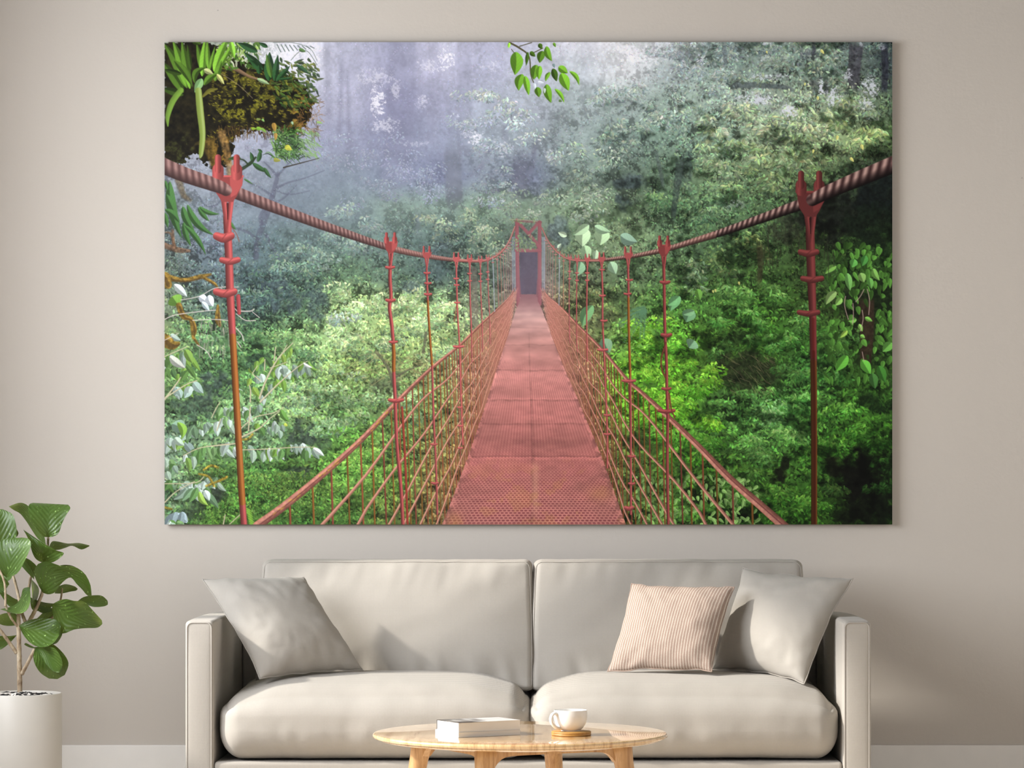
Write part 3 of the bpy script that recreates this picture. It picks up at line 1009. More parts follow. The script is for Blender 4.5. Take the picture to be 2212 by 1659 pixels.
# hanging leaf at the bottom and the one folded over it
leaf(([(76, 1400), (72, 1418), (76, 1436), (88, 1454), (106, 1466)],
      [(76, 1400), (108, 1390), (132, 1406), (148, 1432), (140, 1458)]),
     [(76, 1400), (88, 1412), (104, 1430), (118, 1448), (124, 1467)], 0.12, 0.1, (-0.04, -0.08, -0.07), 1, 22)
leaf(([(74, 1398), (86, 1414), (98, 1432), (112, 1448), (124, 1453)],
      [(74, 1398), (100, 1396), (120, 1402), (134, 1426), (134, 1448)]),
     [(74, 1398), (94, 1406), (110, 1420), (122, 1438), (130, 1452)], 0.05, -0.2, (-0.05, -0.10, -0.11), 1, 23)
leaf(([(78, 1400), (66, 1394), (56, 1389), (52, 1392)], [(78, 1400), (68, 1400), (58, 1396), (52, 1392)]), [(78, 1400), (67, 1397), (57, 1393), (52, 1392)], 0.1, 0.2, (-0.04, -0.03, -0.02), 1, 24)
# leaves on the left, cut by the picture edge
leaf(([(42, 1340), (34, 1326), (16, 1324), (0, 1328), (-14, 1336)], [(42, 1340), (36, 1350), (16, 1352), (0, 1348), (-14, 1336)]), [(42, 1340), (34, 1338), (16, 1338), (0, 1338), (-14, 1336)], 0.1, 0.3, (0.02, 0.02, 0.0), 1, 25)
leaf(([(36, 1372), (20, 1374), (0, 1374), (-20, 1384)], [(36, 1372), (24, 1386), (4, 1402), (-20, 1412)]), [(36, 1372), (22, 1379), (2, 1387), (-20, 1398)], 0.1, 0.1, (0.04, 0.05, 0.06), 1, 26)
leaf(([(44, 1298), (30, 1292), (14, 1282), (-8, 1270)], [(44, 1298), (36, 1312), (18, 1308), (-8, 1270)]), [(44, 1298), (32, 1302), (15, 1295), (-8, 1270)], 0.1, 0.2, (0.05, 0.05, 0.05), 1, 27)
leaf(([(28, 1242), (22, 1252), (8, 1258), (-10, 1250)], [(28, 1242), (20, 1236), (6, 1238), (-10, 1250)]), [(28, 1242), (21, 1245), (7, 1248), (-10, 1250)], 0.1, 0.2, (0.05, 0.05, 0.05), 1, 28)
leaf(([(-10, 1250), (0, 1244), (14, 1252), (20, 1262)], [(-10, 1250), (-6, 1272), (6, 1280), (20, 1262)]), [(-10, 1250), (-3, 1258), (8, 1264), (20, 1262)], 0.1, 0.2, (0.03, 0.03, 0.03), 1, 29)
# ------------------------------------------------------------------ the printed picture
# Ink colours of the print, worked out leaf by leaf and wire by wire on a fine grid.
# Positions are in pixels of the 2212 x 1659 photograph, where the print covers 355..1927 by 91..1133.
PRINT_GAIN = 1.07
rng = np.random.RandomState(7)
OX, OY, GW, GH = 355, 91, 1573, 1043
YY, XX = np.mgrid[0:GH, 0:GW].astype(np.float32)
XX += OX
YY += OY

def vnoise(cell, oct=4, seed=0, aspect=1.0, gain=0.5):
    """Smooth value noise over the print, about -1..1."""
    r = np.random.RandomState(seed)
    out = np.zeros((GH, GW), np.float32)
    amp, tot = 1.0, 0.0
    for _ in range(oct):
        nx, ny = int(GW / (cell * aspect)) + 4, int(GH / cell) + 4
        g = r.uniform(-1, 1, (ny, nx)).astype(np.float32)
        fx_ = np.arange(GW) / (cell * aspect)
        fy_ = np.arange(GH) / cell
        ix, iy = fx_.astype(int), fy_.astype(int)
        tx, ty = fx_ - ix, fy_ - iy
        tx, ty = (tx * tx * (3 - 2 * tx)).astype(np.float32), (ty * ty * (3 - 2 * ty)).astype(np.float32)
        a = g[iy][:, ix] * (1 - tx) + g[iy][:, ix + 1] * tx
        b = g[iy + 1][:, ix] * (1 - tx) + g[iy + 1][:, ix + 1] * tx
        out += amp * (a * (1 - ty[:, None]) + b * ty[:, None])
        tot += amp
        amp *= gain
        cell = max(1.0, cell / 2)
    return out / tot * 1.6

def sstep(a, b, x):
    t = np.clip((x - a) / (b - a), 0, 1)
    return t * t * (3 - 2 * t)

# mean colours of the scene behind the bridge, read off the photograph on a coarse grid
GXS = [355, 450, 550, 650, 750, 850, 950, 1050, 1150, 1250, 1350, 1450, 1550, 1650, 1750, 1850, 1927]
GYS = [91, 150, 220, 300, 380, 450, 520, 590, 660, 730, 800, 880, 950, 1020, 1080, 1133]
GRID = """
150,160,140 160,170,150 190,195,195 226,226,236 176,177,198 156,157,184 178,178,198 160,161,184 168,170,188 188,190,200 204,204,208 168,176,178 120,138,134 112,130,122 96,112,106 80,94,90 52,66,68
150,160,150 160,165,165 185,188,195 218,218,230 172,173,196 150,151,180 170,170,194 154,157,180 164,168,184 172,180,188 190,194,196 138,152,150 108,128,118 108,126,116 96,114,104 84,100,92 56,68,68
150,155,165 155,160,170 165,168,182 172,173,195 168,169,192 126,127,160 140,143,168 150,158,174 152,160,172 142,156,158 134,150,146 116,136,124 122,140,128 122,138,124 122,140,116 104,122,98 74,92,72
150,155,168 152,157,172 150,155,174 148,152,176 132,137,162 116,121,150 126,134,158 130,142,154 128,140,148 122,138,136 100,122,112 96,120,104 104,128,108 124,144,112 126,146,108 108,130,88 60,80,48
140,148,162 144,151,166 132,142,156 116,130,144 110,126,138 108,120,142 98,106,134 116,128,142 94,104,122 108,128,116 82,102,86 82,106,82 98,124,88 90,112,78 78,100,62 42,56,40 22,30,26
110,124,126 122,134,146 116,130,142 104,120,130 106,128,130 110,136,120 108,134,118 112,138,116 106,130,106 110,136,104 92,114,82 66,92,64 78,108,74 66,92,60 44,62,38 26,34,24 20,26,18
96,112,112 108,122,136 92,112,118 94,118,114 88,116,104 88,114,104 92,116,108 88,112,96 84,104,88 100,126,92 112,136,96 82,110,76 64,90,58 62,88,50 40,56,28 28,46,22 26,44,20
86,102,90 92,110,116 78,98,100 74,98,86 84,112,84 84,108,92 76,98,90 80,98,84 90,100,90 98,114,84 90,114,80 70,98,60 58,88,44 60,92,42 46,70,32 40,72,30 40,70,28
98,114,90 84,108,96 64,86,80 78,106,80 144,178,110 148,178,112 134,164,112 110,120,96 150,110,100 110,116,74 84,112,60 74,126,48 58,98,38 54,98,32 48,76,30 44,56,28 42,66,28
110,136,84 78,112,72 70,106,66 116,152,92 150,184,116 140,170,96 146,174,106 130,140,96 176,116,108 110,118,74 92,134,58 84,146,38 50,84,28 46,88,26 48,92,30 42,72,26 40,72,26
98,134,76 62,94,56 86,132,70 124,164,98 120,148,78 116,144,80 130,140,90 150,120,96 180,112,106 150,118,90 94,166,38 86,150,32 44,70,26 38,64,22 56,108,42 40,76,24 34,60,22
72,100,62 84,120,70 114,152,98 126,160,94 92,126,72 90,116,66 110,126,72 150,110,88 180,108,102 160,112,90 92,158,34 82,150,28 60,100,42 72,124,56 60,108,42 46,88,26 40,78,24
112,142,112 104,136,96 104,136,94 74,108,62 82,126,52 90,120,56 112,110,66 160,104,92 174,100,94 166,104,90 76,100,42 66,110,32 60,106,38 70,118,50 52,96,32 40,80,22 34,66,18
112,136,106 72,104,54 64,104,48 74,108,46 96,148,58 92,126,54 118,104,60 160,98,88 166,92,86 164,98,84 70,86,42 52,84,28 52,88,28 48,82,28 46,84,28 24,44,14 26,50,18
90,116,86 70,106,44 68,112,46 70,106,44 80,116,48 88,108,50 120,104,64 162,98,86 168,92,86 166,102,84 76,90,46 60,94,36 54,90,30 40,74,22 42,78,24 16,28,10 20,38,14
80,108,74 72,110,44 72,116,44 60,98,42 66,100,42 82,104,50 122,108,66 166,100,86 170,94,86 168,104,84 78,94,46 66,104,40 50,88,30 36,70,20 48,90,26 22,40,13 14,28,10
"""
def coarse_field():
    rows = [[[float(c) for c in cell.split(',')] for cell in line.split()] for line in GRID.strip().splitlines()]
    g = np.array(rows, np.float32) / 255
    xi = np.interp(np.arange(GW) + OX, GXS, np.arange(len(GXS)))
    yi = np.interp(np.arange(GH) + OY, GYS, np.arange(len(GYS)))
    ix, iy = np.minimum(xi.astype(int), len(GXS) - 2), np.minimum(yi.astype(int), len(GYS) - 2)
    tx, ty = (xi - ix)[None, :, None], (yi - iy)[:, None, None]
    tx, ty = tx * tx * (3 - 2 * tx), ty * ty * (3 - 2 * ty)
    a = g[iy][:, ix] * (1 - tx) + g[iy][:, ix + 1] * tx
    b = g[iy + 1][:, ix] * (1 - tx) + g[iy + 1][:, ix + 1] * tx
    return (a * (1 - ty) + b * ty).astype(np.float32)

FIELD = coarse_field()
# how much fog lies over each spot: 0 clear, 1 lost in mist
FOG = np.clip(0.95 * np.exp(-(((XX - 850) / 420) ** 2 + ((YY - 130) / 330) ** 2)) + 0.30 * sstep(640, 300, YY) * sstep(1500, 1250, XX) + 0.25 * np.exp(-((XX - 1140) / 130) ** 2 - ((YY - 560) / 190) ** 2)
              + 0.45 * np.exp(-((XX - 1330) / 260) ** 2 - ((YY - 91) / 120) ** 2) + 0.55 * np.exp(-((XX - 600) / 230) ** 2 - ((YY - 450) / 110) ** 2), 0, 1)
FOG *= sstep(800, 560, YY)

IMG = FIELD.copy()

# ---- leaf stamps
_STAMPS = {}
def stamp(L, Wd, ang, kind=0):
    key = (int(round(L * 2)), int(round(Wd * 2)), int(round(ang / (math.pi / 18))) % 36, kind)
    s = _STAMPS.get(key)
    if s is not None:
        return s
    L, Wd, a = key[0] / 2, key[1] / 2, key[2] * math.pi / 18
    r = int(L / 2 + 2.5)
    yy, xx = np.mgrid[-r:r + 1, -r:r + 1].astype(np.float32)
    u = (xx * math.cos(a) + yy * math.sin(a)) / L + 0.5
    v = -xx * math.sin(a) + yy * math.cos(a)
    uc = np.clip(u, 0, 1)
    prof = (np.clip(np.sin(np.pi * uc ** 0.8), 0, 1) ** 0.9) * Wd / 2 if kind == 0 else (np.clip(np.sin(np.pi * uc ** 0.62), 0, 1) ** 0.75) * Wd / 2
    cov = np.clip(prof - np.abs(v) + 0.5, 0, 1) * np.clip(np.minimum(u, 1 - u) * L + 0.5, 0, 1)
    cov *= np.clip(Wd, 0, 1)
    tone = np.where(v < 0, 0.10, -0.08) * np.clip(np.abs(v) * 0.8, 0, 1)
    tone = tone - 0.10 * np.exp(-(v / 0.7) ** 2) * (L > 16)
    s = (cov[..., None].astype(np.float32), tone[..., None].astype(np.float32), r)
    _STAMPS[key] = s
    return s

def put(x, y, L, Wd, ang, col, alpha=1.0, kind=0):
    cov, tone, r = stamp(L, Wd, ang, kind)
    ix, iy = int(round(x - OX)), int(round(y - OY))
    x0, x1, y0, y1 = ix - r, ix + r + 1, iy - r, iy + r + 1
    a0, b0 = max(0, -x0), max(0, -y0)
    a1, b1 = min(x1, GW) - x0, min(y1, GH) - y0
    if a1 <= a0 or b1 <= b0:
        return
    dst = IMG[y0 + b0:y0 + b1, x0 + a0:x0 + a1]
    c = cov[b0:b1, a0:a1] * alpha
    dst += c * (col * (1 + tone[b0:b1, a0:a1]) - dst)

def C3(*c):
    return np.array(c, np.float32) / 255

def fieldat(x, y):
    return FIELD[min(GH - 1, max(0, int(y - OY))), min(GW - 1, max(0, int(x - OX)))]

def over(mask, col):
    """Lay a colour (or colour image) over the picture where mask is 1."""
    m = mask[..., None]
    IMG[...] = IMG * (1 - m) + m * col

def window(x0, y0, x1, y1):
    a, b = max(0, int(x0 - OX)), max(0, int(y0 - OY))
    c, d = min(GW, int(x1 - OX) + 1), min(GH, int(y1 - OY) + 1)
    return (slice(b, d), slice(a, c)) if c > a and d > b else None

def bez(pts, per=10):
    pts = [np.array(p, np.float32) for p in pts]
    if len(pts) == 2:
        return np.array([pts[0] + (pts[1] - pts[0]) * t for t in np.linspace(0, 1, per + 1)])
    out = []
    for i in range(len(pts) - 1):
        p0, p1, p2, p3 = pts[max(i - 1, 0)], pts[i], pts[i + 1], pts[min(i + 2, len(pts) - 1)]
        for k in range(per):
            t = k / per
            out.append(0.5 * (2 * p1 + (p2 - p0) * t + (2 * p0 - 5 * p1 + 4 * p2 - p3) * t * t + (3 * p1 - p0 - 3 * p2 + p3) * t ** 3))
    out.append(pts[-1])
    return np.array(out)

def stroke(pts, w, col, alpha=1.0, shade=0.0, soft=0.5, curve=True, light=None, twist=None, spread=None, fade=0.0):
    """A line with round section: w one width or one per control point; shade darkens its lower/right side, light brightens the other."""
    ws = w if hasattr(w, '__len__') else [w] * len(pts)
    P_ = np.array([list(p) + [ww] for p, ww in zip(pts, ws)], np.float32)
    path = bez(P_, 8) if curve and len(pts) > 2 else P_
    wmax = path[:, 2].max()
    pad = wmax / 2 + 2 + soft * 2
    wd = window(path[:, 0].min() - pad, path[:, 1].min() - pad, path[:, 0].max() + pad, path[:, 1].max() + pad)
    if wd is None:
        return
    X, Y = XX[wd], YY[wd]
    best = np.full(X.shape, 1e9, np.float32)
    side = np.zeros(X.shape, np.float32)
    along = np.zeros(X.shape, np.float32)
    wid = np.zeros(X.shape, np.float32)
    phase = np.zeros(X.shape, np.float32)
    s = ph0 = 0.0
    for i in range(len(path) - 1):
        ax, ay, aw = path[i]
        bx, by, bw = path[i + 1]
        dx, dy = bx - ax, by - ay
        L2 = dx * dx + dy * dy
        if L2 < 1e-6:
            continue
        L = math.sqrt(L2)
        # only the pixels near this piece
        px0, px1 = min(ax, bx) - pad, max(ax, bx) + pad
        py0, py1 = min(ay, by) - pad, max(ay, by) + pad
        c0, c1 = max(0, int(px0 - X[0, 0])), min(X.shape[1], int(px1 - X[0, 0]) + 2)
        r0, r1 = max(0, int(py0 - Y[0, 0])), min(X.shape[0], int(py1 - Y[0, 0]) + 2)
        if c1 <= c0 or r1 <= r0:
            s += L
            ph0 += L / max(2.0, (aw + bw) / 2)
            continue
        sl = (slice(r0, r1), slice(c0, c1))
        x, y = X[sl] - ax, Y[sl] - ay
        t = np.clip((x * dx + y * dy) / L2, 0, 1)
        ex, ey = x - t * dx, y - t * dy
        d = np.sqrt(ex * ex + ey * ey)
        nearer = d < best[sl]
        best[sl] = np.where(nearer, d, best[sl])
        side[sl] = np.where(nearer, (x * -dy + y * dx) / L, side[sl])
        along[sl] = np.where(nearer, s + t * L, along[sl])
        wid[sl] = np.where(nearer, aw + (bw - aw) * t, wid[sl])
        if twist is not None:
            phase[sl] = np.where(nearer, ph0 + t * L / max(2.0, (aw + bw) / 2), phase[sl])
        s += L
        ph0 += L / max(2.0, (aw + bw) / 2)
    wid = np.maximum(wid, 0.3)
    cov = np.clip((wid / 2 - best) / soft * 0.5 + 0.5, 0, 1) * alpha * np.clip(wid, 0, 1)
    rel = np.clip(side / (wid / 2), -1, 1)
    base = np.array(col, np.float32)
    colimg = np.broadcast_to(base, X.shape + (3,)).copy()
    if twist is not None:
        pitch, dark, bright, lean = twist
        ph = phase / pitch + rel * lean
        tri = (0.5 + 0.5 * np.sin(2 * np.pi * ph)) * np.clip(0.75 - 0.75 * rel, 0, 1)
        colimg = dark + (bright - dark) * tri[..., None]
    if shade:
        colimg = colimg * (1 - shade * np.clip(rel * 0.8 + 0.2, 0, 1)[..., None])
    if light is not None:
        hl = np.exp(-((rel + 0.45) / 0.35) ** 2)[..., None]
        colimg = colimg * (1 - 0.75 * hl) + np.array(light, np.float32) * 0.75 * hl
    if spread is not None:
        colimg = colimg * (1 + spread[wd][..., None])
    if fade:
        cov = cov * np.clip(np.minimum(along, s - along) / fade, 0, 1)
    m = cov[..., None]
    IMG[wd] = IMG[wd] * (1 - m) + m * colimg

def polymask(pts, soft=0.7, rough=None):
    """Coverage of a closed polygon over the whole print, its rim frayed by rough (a noise image scaled in pixels)."""
    pts = np.array(pts, np.float32)
    pad = 30
    wd = window(pts[:, 0].min() - pad, pts[:, 1].min() - pad, pts[:, 0].max() + pad, pts[:, 1].max() + pad)
    X, Y = XX[wd], YY[wd]
    inside = np.zeros(X.shape, bool)
    dist = np.full(X.shape, 1e9, np.float32)
    n = len(pts)
    for i in range(n):
        x0, y0 = pts[i]
        x1, y1 = pts[(i + 1) % n]
        if y0 != y1:
            cond = (Y > min(y0, y1)) & (Y <= max(y0, y1))
            xi = x0 + (Y - y0) * (x1 - x0) / (y1 - y0)
            inside ^= cond & (X < xi)
        dx, dy = x1 - x0, y1 - y0
        L2 = dx * dx + dy * dy + 1e-9
        t = np.clip(((X - x0) * dx + (Y - y0) * dy) / L2, 0, 1)
        dist = np.minimum(dist, np.hypot(X - x0 - t * dx, Y - y0 - t * dy))
    sd = np.where(inside, dist, -dist)
    if rough is not None:
        sd = sd + rough[wd]
    m = np.zeros((GH, GW), np.float32)
    m[wd] = np.clip(sd / (2 * soft) + 0.5, 0, 1)
    return m

def blade(base, tip, wid, col, bend=0.0, dark=0.75, light=1.15, alpha=1.0, mid=True, soft=0.6):
    """A leaf drawn from base to tip with two toned halves; bend bows it sideways."""
    bx, by = base
    tx, ty = tip
    L = math.hypot(tx - bx, ty - by)
    pad = wid + abs(bend) * L + 3
    wd = window(min(bx, tx) - pad, min(by, ty) - pad, max(bx, tx) + pad, max(by, ty) + pad)
    if wd is None or L < 1:
        return
    ux, uy = (tx - bx) / L, (ty - by) / L
    X, Y = XX[wd] - bx, YY[wd] - by
    u = (X * ux + Y * uy) / L
    v = -X * uy + Y * ux
    uc = np.clip(u, 0, 1)
    v = v - bend * L * 4 * uc * (1 - uc)
    prof = (np.clip(np.sin(np.pi * uc ** 0.75), 0, 1) ** 0.85) * wid / 2
    cov = np.clip((prof - np.abs(v)) / (2 * soft) + 0.5, 0, 1) * np.clip(np.minimum(u, 1 - u) * L + 0.5, 0, 1) * alpha
    tone = np.where(v < 0, light, dark)
    k = np.clip(np.abs(v) / 1.5, 0, 1)
    tone = 1 + (tone - 1) * k
    if mid:
        tone = tone + 0.12 * np.exp(-(v / 0.8) ** 2)
    tone = tone * (1 + 0.018 * np.sin(u * L * 0.8 + np.abs(v) * 0.9)) * (1.06 - 0.12 * uc)
    c = np.array(col, np.float32) * tone[..., None]
    m = cov[..., None]
    IMG[wd] = IMG[wd] * (1 - m) + m * c

# ---- ground tone: broad light and dark masses, then fine mottling
big = vnoise(70, 4, 1)
midn = vnoise(22, 3, 2)
fine = vnoise(5, 2, 3)
crown = vnoise(34, 5, 4, 0.8, 0.62)
CONTR = np.clip(1 - FOG * 0.92, 0.06, 1)
IMG *= (1 + CONTR * (0.10 * big + 0.16 * midn + 0.10 * fine))[..., None]
IMG *= (1 + FOG * (0.075 * crown + 0.03 * fine))[..., None]
# shaded gaps under the leaves
gap = sstep(0.05, 0.6, -midn - 0.5 * fine) * CONTR
IMG *= (1 - 0.42 * gap)[..., None]

# ---- tall trunks standing in the mist
def trunk(pts, w, tone, alpha):
    col = fieldat(*pts[len(pts) // 2]) * 0.35 * tone + C3(126, 126, 154) * 0.65 * tone
    stroke(pts, w, col, alpha * (0.62 if pts[0][1] < 100 else 1.0), 0.06, 4.0, fade=40.0 if pts[0][1] > 100 else 0.0, spread=0.10 * midn)
for pts, w, tone, al in [
    ([(868, 88), (866, 200), (860, 300), (850, 380)], 60, 0.86, 0.55),
    ([(935, 88), (938, 180), (930, 300)], 26, 0.90, 0.45),
    ([(1000, 88), (1004, 220), (1002, 320)], 30, 0.90, 0.45),
    ([(706, 88), (708, 200), (710, 280)], 15, 0.86, 0.5),
    ([(738, 110), (736, 200), (732, 330)], 10, 0.85, 0.5),
    ([(750, 140), (752, 230), (756, 330)], 8, 0.85, 0.5),
    ([(646, 100), (652, 160), (640, 260)], 10, 0.88, 0.4),
    ([(980, 300), (978, 360), (982, 430), (990, 460)], 36, 0.80, 0.75),
    ([(1003, 385), (1030, 370), (1060, 330)], 12, 0.84, 0.55),
    ([(1128, 320), (1122, 380), (1116, 440)], 34, 0.78, 0.7),
    ([(1160, 290), (1146, 370), (1132, 430)], 10, 0.8, 0.6),
    ([(1090, 260), (1092, 330)], 12, 0.85, 0.5),
    ([(900, 440), (902, 520)], 14, 0.88, 0.5),
]:
    trunk(pts, w, tone, al)
# bare branching tree in front of the mist on the left
for pts, w in [([(552, 555), (556, 520), (566, 488), (580, 450), (592, 410), (600, 375)], [13, 12, 13, 13, 11, 8]),
               ([(566, 490), (562, 470), (570, 452)], 8), ([(592, 410), (620, 395), (660, 384), (700, 368)], [6, 4, 3, 2]),
               ([(590, 425), (560, 405), (535, 395)], [6, 4, 2]), ([(586, 440), (612, 428), (640, 400)], [5, 4, 2]),
               ([(598, 380), (582, 362), (570, 350)], [6, 4, 2]), ([(602, 376), (626, 350), (640, 330)], [5, 3, 2]),
               ([(556, 520), (536, 502), (505, 492)], [7, 6, 4]), ([(572, 505), (586, 530), (602, 560)], [5, 6, 5]),
               ([(430, 425), (445, 445), (470, 440), (500, 400)], [3, 4, 3, 2]), ([(592, 410), (625, 420), (668, 412)], [4, 3, 2])]:
    stroke(pts, w, C3(84, 86, 106), 0.62, 0.1, 1.2)
# trunks on the right
RIGHT_TRUNKS = [([(1850, 88), (1845, 150), (1842, 200)], [34, 26, 30], C3(58, 56, 66), 0.75),
                        ([(1908, 88), (1912, 150), (1908, 205)], [16, 14, 12], C3(40, 42, 54), 0.8),
                        ([(1757, 88), (1758, 130)], 9, C3(58, 58, 72), 0.7),
                        ([(1740, 100), (1738, 135)], 24, C3(70, 76, 88), 0.5),
                        ([(1784, 165), (1786, 215)], 9, C3(52, 56, 62), 0.7),
                        ([(1757, 165), (1764, 200)], 20, C3(70, 74, 78), 0.6),
                        ([(1575, 186), (1610, 183), (1665, 186), (1700, 190), (1722, 200)], [12, 12, 10, 9, 6], C3(72, 82, 84), 0.8),
                        ([(1470, 340), (1462, 400), (1452, 480)], [20, 15, 9], C3(48, 58, 58), 0.6),
                        ([(1415, 320), (1428, 380), (1432, 410)], [7, 8, 6], C3(62, 72, 72), 0.6),
                        ([(1432, 320), (1446, 290)], 4, C3(62, 72, 72), 0.6),
                        ([(1563, 88), (1568, 150)], 9, C3(82, 92, 98), 0.6),
                        ([(1870, 640), (1872, 720), (1868, 800)], [36, 30, 22], C3(52, 38, 28), 0.85),
                        ([(1640, 520), (1642, 575), (1638, 620)], [14, 12, 10], C3(50, 46, 30), 0.7)]
# bright holes in the canopy
holes = vnoise(9, 3, 11)
holef = vnoise(4.5, 3, 12, 1.0, 0.8)
def skyhole(cx, cy, rx, ry, k):
    d = ((XX - cx) / rx) ** 2 + ((YY - cy) / ry) ** 2
    m = np.clip((0.80 - d + holes * 0.35 + holef * 1.1) * 1.1, 0, 1) * k * (d < 3.5)
    over(m.astype(np.float32), C3(234, 231, 236) if cx < 1500 else C3(184, 188, 200))
for h_ in [(815, 222, 17, 40, 1.0), (808, 165, 40, 20, 0.55), (830, 270, 34, 18, 0.55), (962, 126, 20, 26, 1.0), (925, 142, 26, 14, 0.6), (668, 120, 30, 36, 1.0), (612, 110, 50, 24, 0.9), (640, 160, 20, 24, 0.7), (910, 220, 14, 16, 0.55), (855, 195, 10, 24, 0.5),
           (1058, 145, 20, 16, 0.4), (1030, 300, 22, 16, 0.6), (1015, 290, 20, 10, 0.4), (1090, 320, 16, 22, 0.45), (1186, 335, 10, 16, 0.45), (895, 310, 30, 8, 0.35), (1390, 120, 50, 26, 0.4)]:
    skyhole(*h_)
RIGHT_HOLES = [(1705, 240, 18, 18, 0.9), (1630, 212, 44, 14, 0.85), (1660, 166, 46, 9, 0.6), (1800, 205, 18, 24, 0.85), (1773, 185, 6, 26, 0.9), (1880, 190, 22, 26, 0.8), (1870, 225, 20, 14, 0.75), (1655, 92, 14, 8, 0.6), (1830, 160, 12, 16, 0.7), (1905, 100, 10, 10, 0.5), (1860, 95, 6, 6, 0.5), (1650, 125, 20, 8, 0.4), (1600, 440, 20, 10, 0.25), (1580, 445, 20, 12, 0.25)]
over((np.exp(-((XX - 1635) / 34) ** 2 - ((YY - 205 + (XX - 1635) * 0.25) / 9) ** 2) * sstep(-0.2, 0.5, holes) * 0.6).astype(np.float32), C3(206, 206, 158))

# ---- foliage: thousands of small leaves in domed clumps, far ones first
def clump(cx, cy, rx, ry, n, L, Wd, dark, mid, light, fog=0.0, fogc=None, down=0.5, alpha=0.9, jit=0.10, spray=False, kind=0):
    """Leaves over a dome lit from above: dark ones below and behind, light ones on top."""
    a = rng.uniform(0, 2 * math.pi, n)
    r = np.sqrt(rng.uniform(0, 1, n))
    x, y = cx + rx * r * np.cos(a), cy + ry * r * np.sin(a)
    h = -(r * np.sin(a)) * 0.6 + 0.4 * rng.uniform(-1, 1, n) + 0.15 * (1 - r)
    order = np.argsort(h + 0.25 * rng.uniform(-1, 1, n))
    for i in order:
        t = (h[i] + 0.75) / 1.5
        t = min(1, max(0, t))
        col = dark + (mid - dark) * (t / 0.55) if t < 0.55 else mid + (light - mid) * ((t - 0.55) / 0.45)
        col = col * (1 + jit * rng.uniform(-1, 1, 3) * (1, 0.7, 1)) * (1 + 0.16 * rng.uniform(-1, 1))
        if fog:
            col = col * (1 - fog) + fogc * fog
        sx = x[i] - cx
        ang = math.atan2(down + 0.5 * rng.uniform(-1, 1), (sx / rx) * 1.2 + 0.7 * rng.uniform(-1, 1)) if spray else rng.uniform(0, math.pi)
        l = L * rng.uniform(0.65, 1.3)
        put(x[i], y[i], l, Wd * rng.uniform(0.7, 1.25), ang, col, alpha, kind)

# generic cover over the whole forest
cells = []
step = 26
for gy_ in np.arange(OY - 10, OY + GH + 14, step * 0.72):
    for gx_ in np.arange(OX - 10, OX + GW + 14, step):
        cells.append((gx_ + rng.uniform(-13, 13), gy_ + rng.uniform(-9, 9)))
cells.sort(key=lambda c: c[1] + rng.uniform(-14, 14))
for cx, cy in cells:
    # the deck hides what is behind it
    if cy > 660 and abs(cx - 1145) < 20 + (cy - 640) * 0.36:
        continue
    f = FOG[min(GH - 1, max(0, int(cy - OY))), min(GW - 1, max(0, int(cx - OX)))]
    if rng.uniform() < f * 0.35:
        continue
    c0 = fieldat(cx, cy)
    lum = c0.mean()
    near = min(1.0, max(0.0, (cy - 380) / 500))
    right = 1.0 if cx > 1200 else 0.7
    k = (1 - 0.60 * f) * (0.34 + 0.26 * near * right)
    dark = c0 * (1 - 1.30 * k)
    light = np.clip(c0 * (1 + 1.0 * k) + np.array([0.03, 0.05, 0.0]) * (1 - f), 0, 1)
    L = 5.0 + 4.6 * near + (2.5 if cx > 1450 and cy < 520 else 0) - 1.0 * f
    clump(cx, cy, 20, 14, int(34 * (1 - 0.4 * f)), L, L * 0.42, dark, c0 * 1.0, light, 0.0, None, alpha=0.85 - 0.35 * f, spray=cx > 1200 and cy > 560)

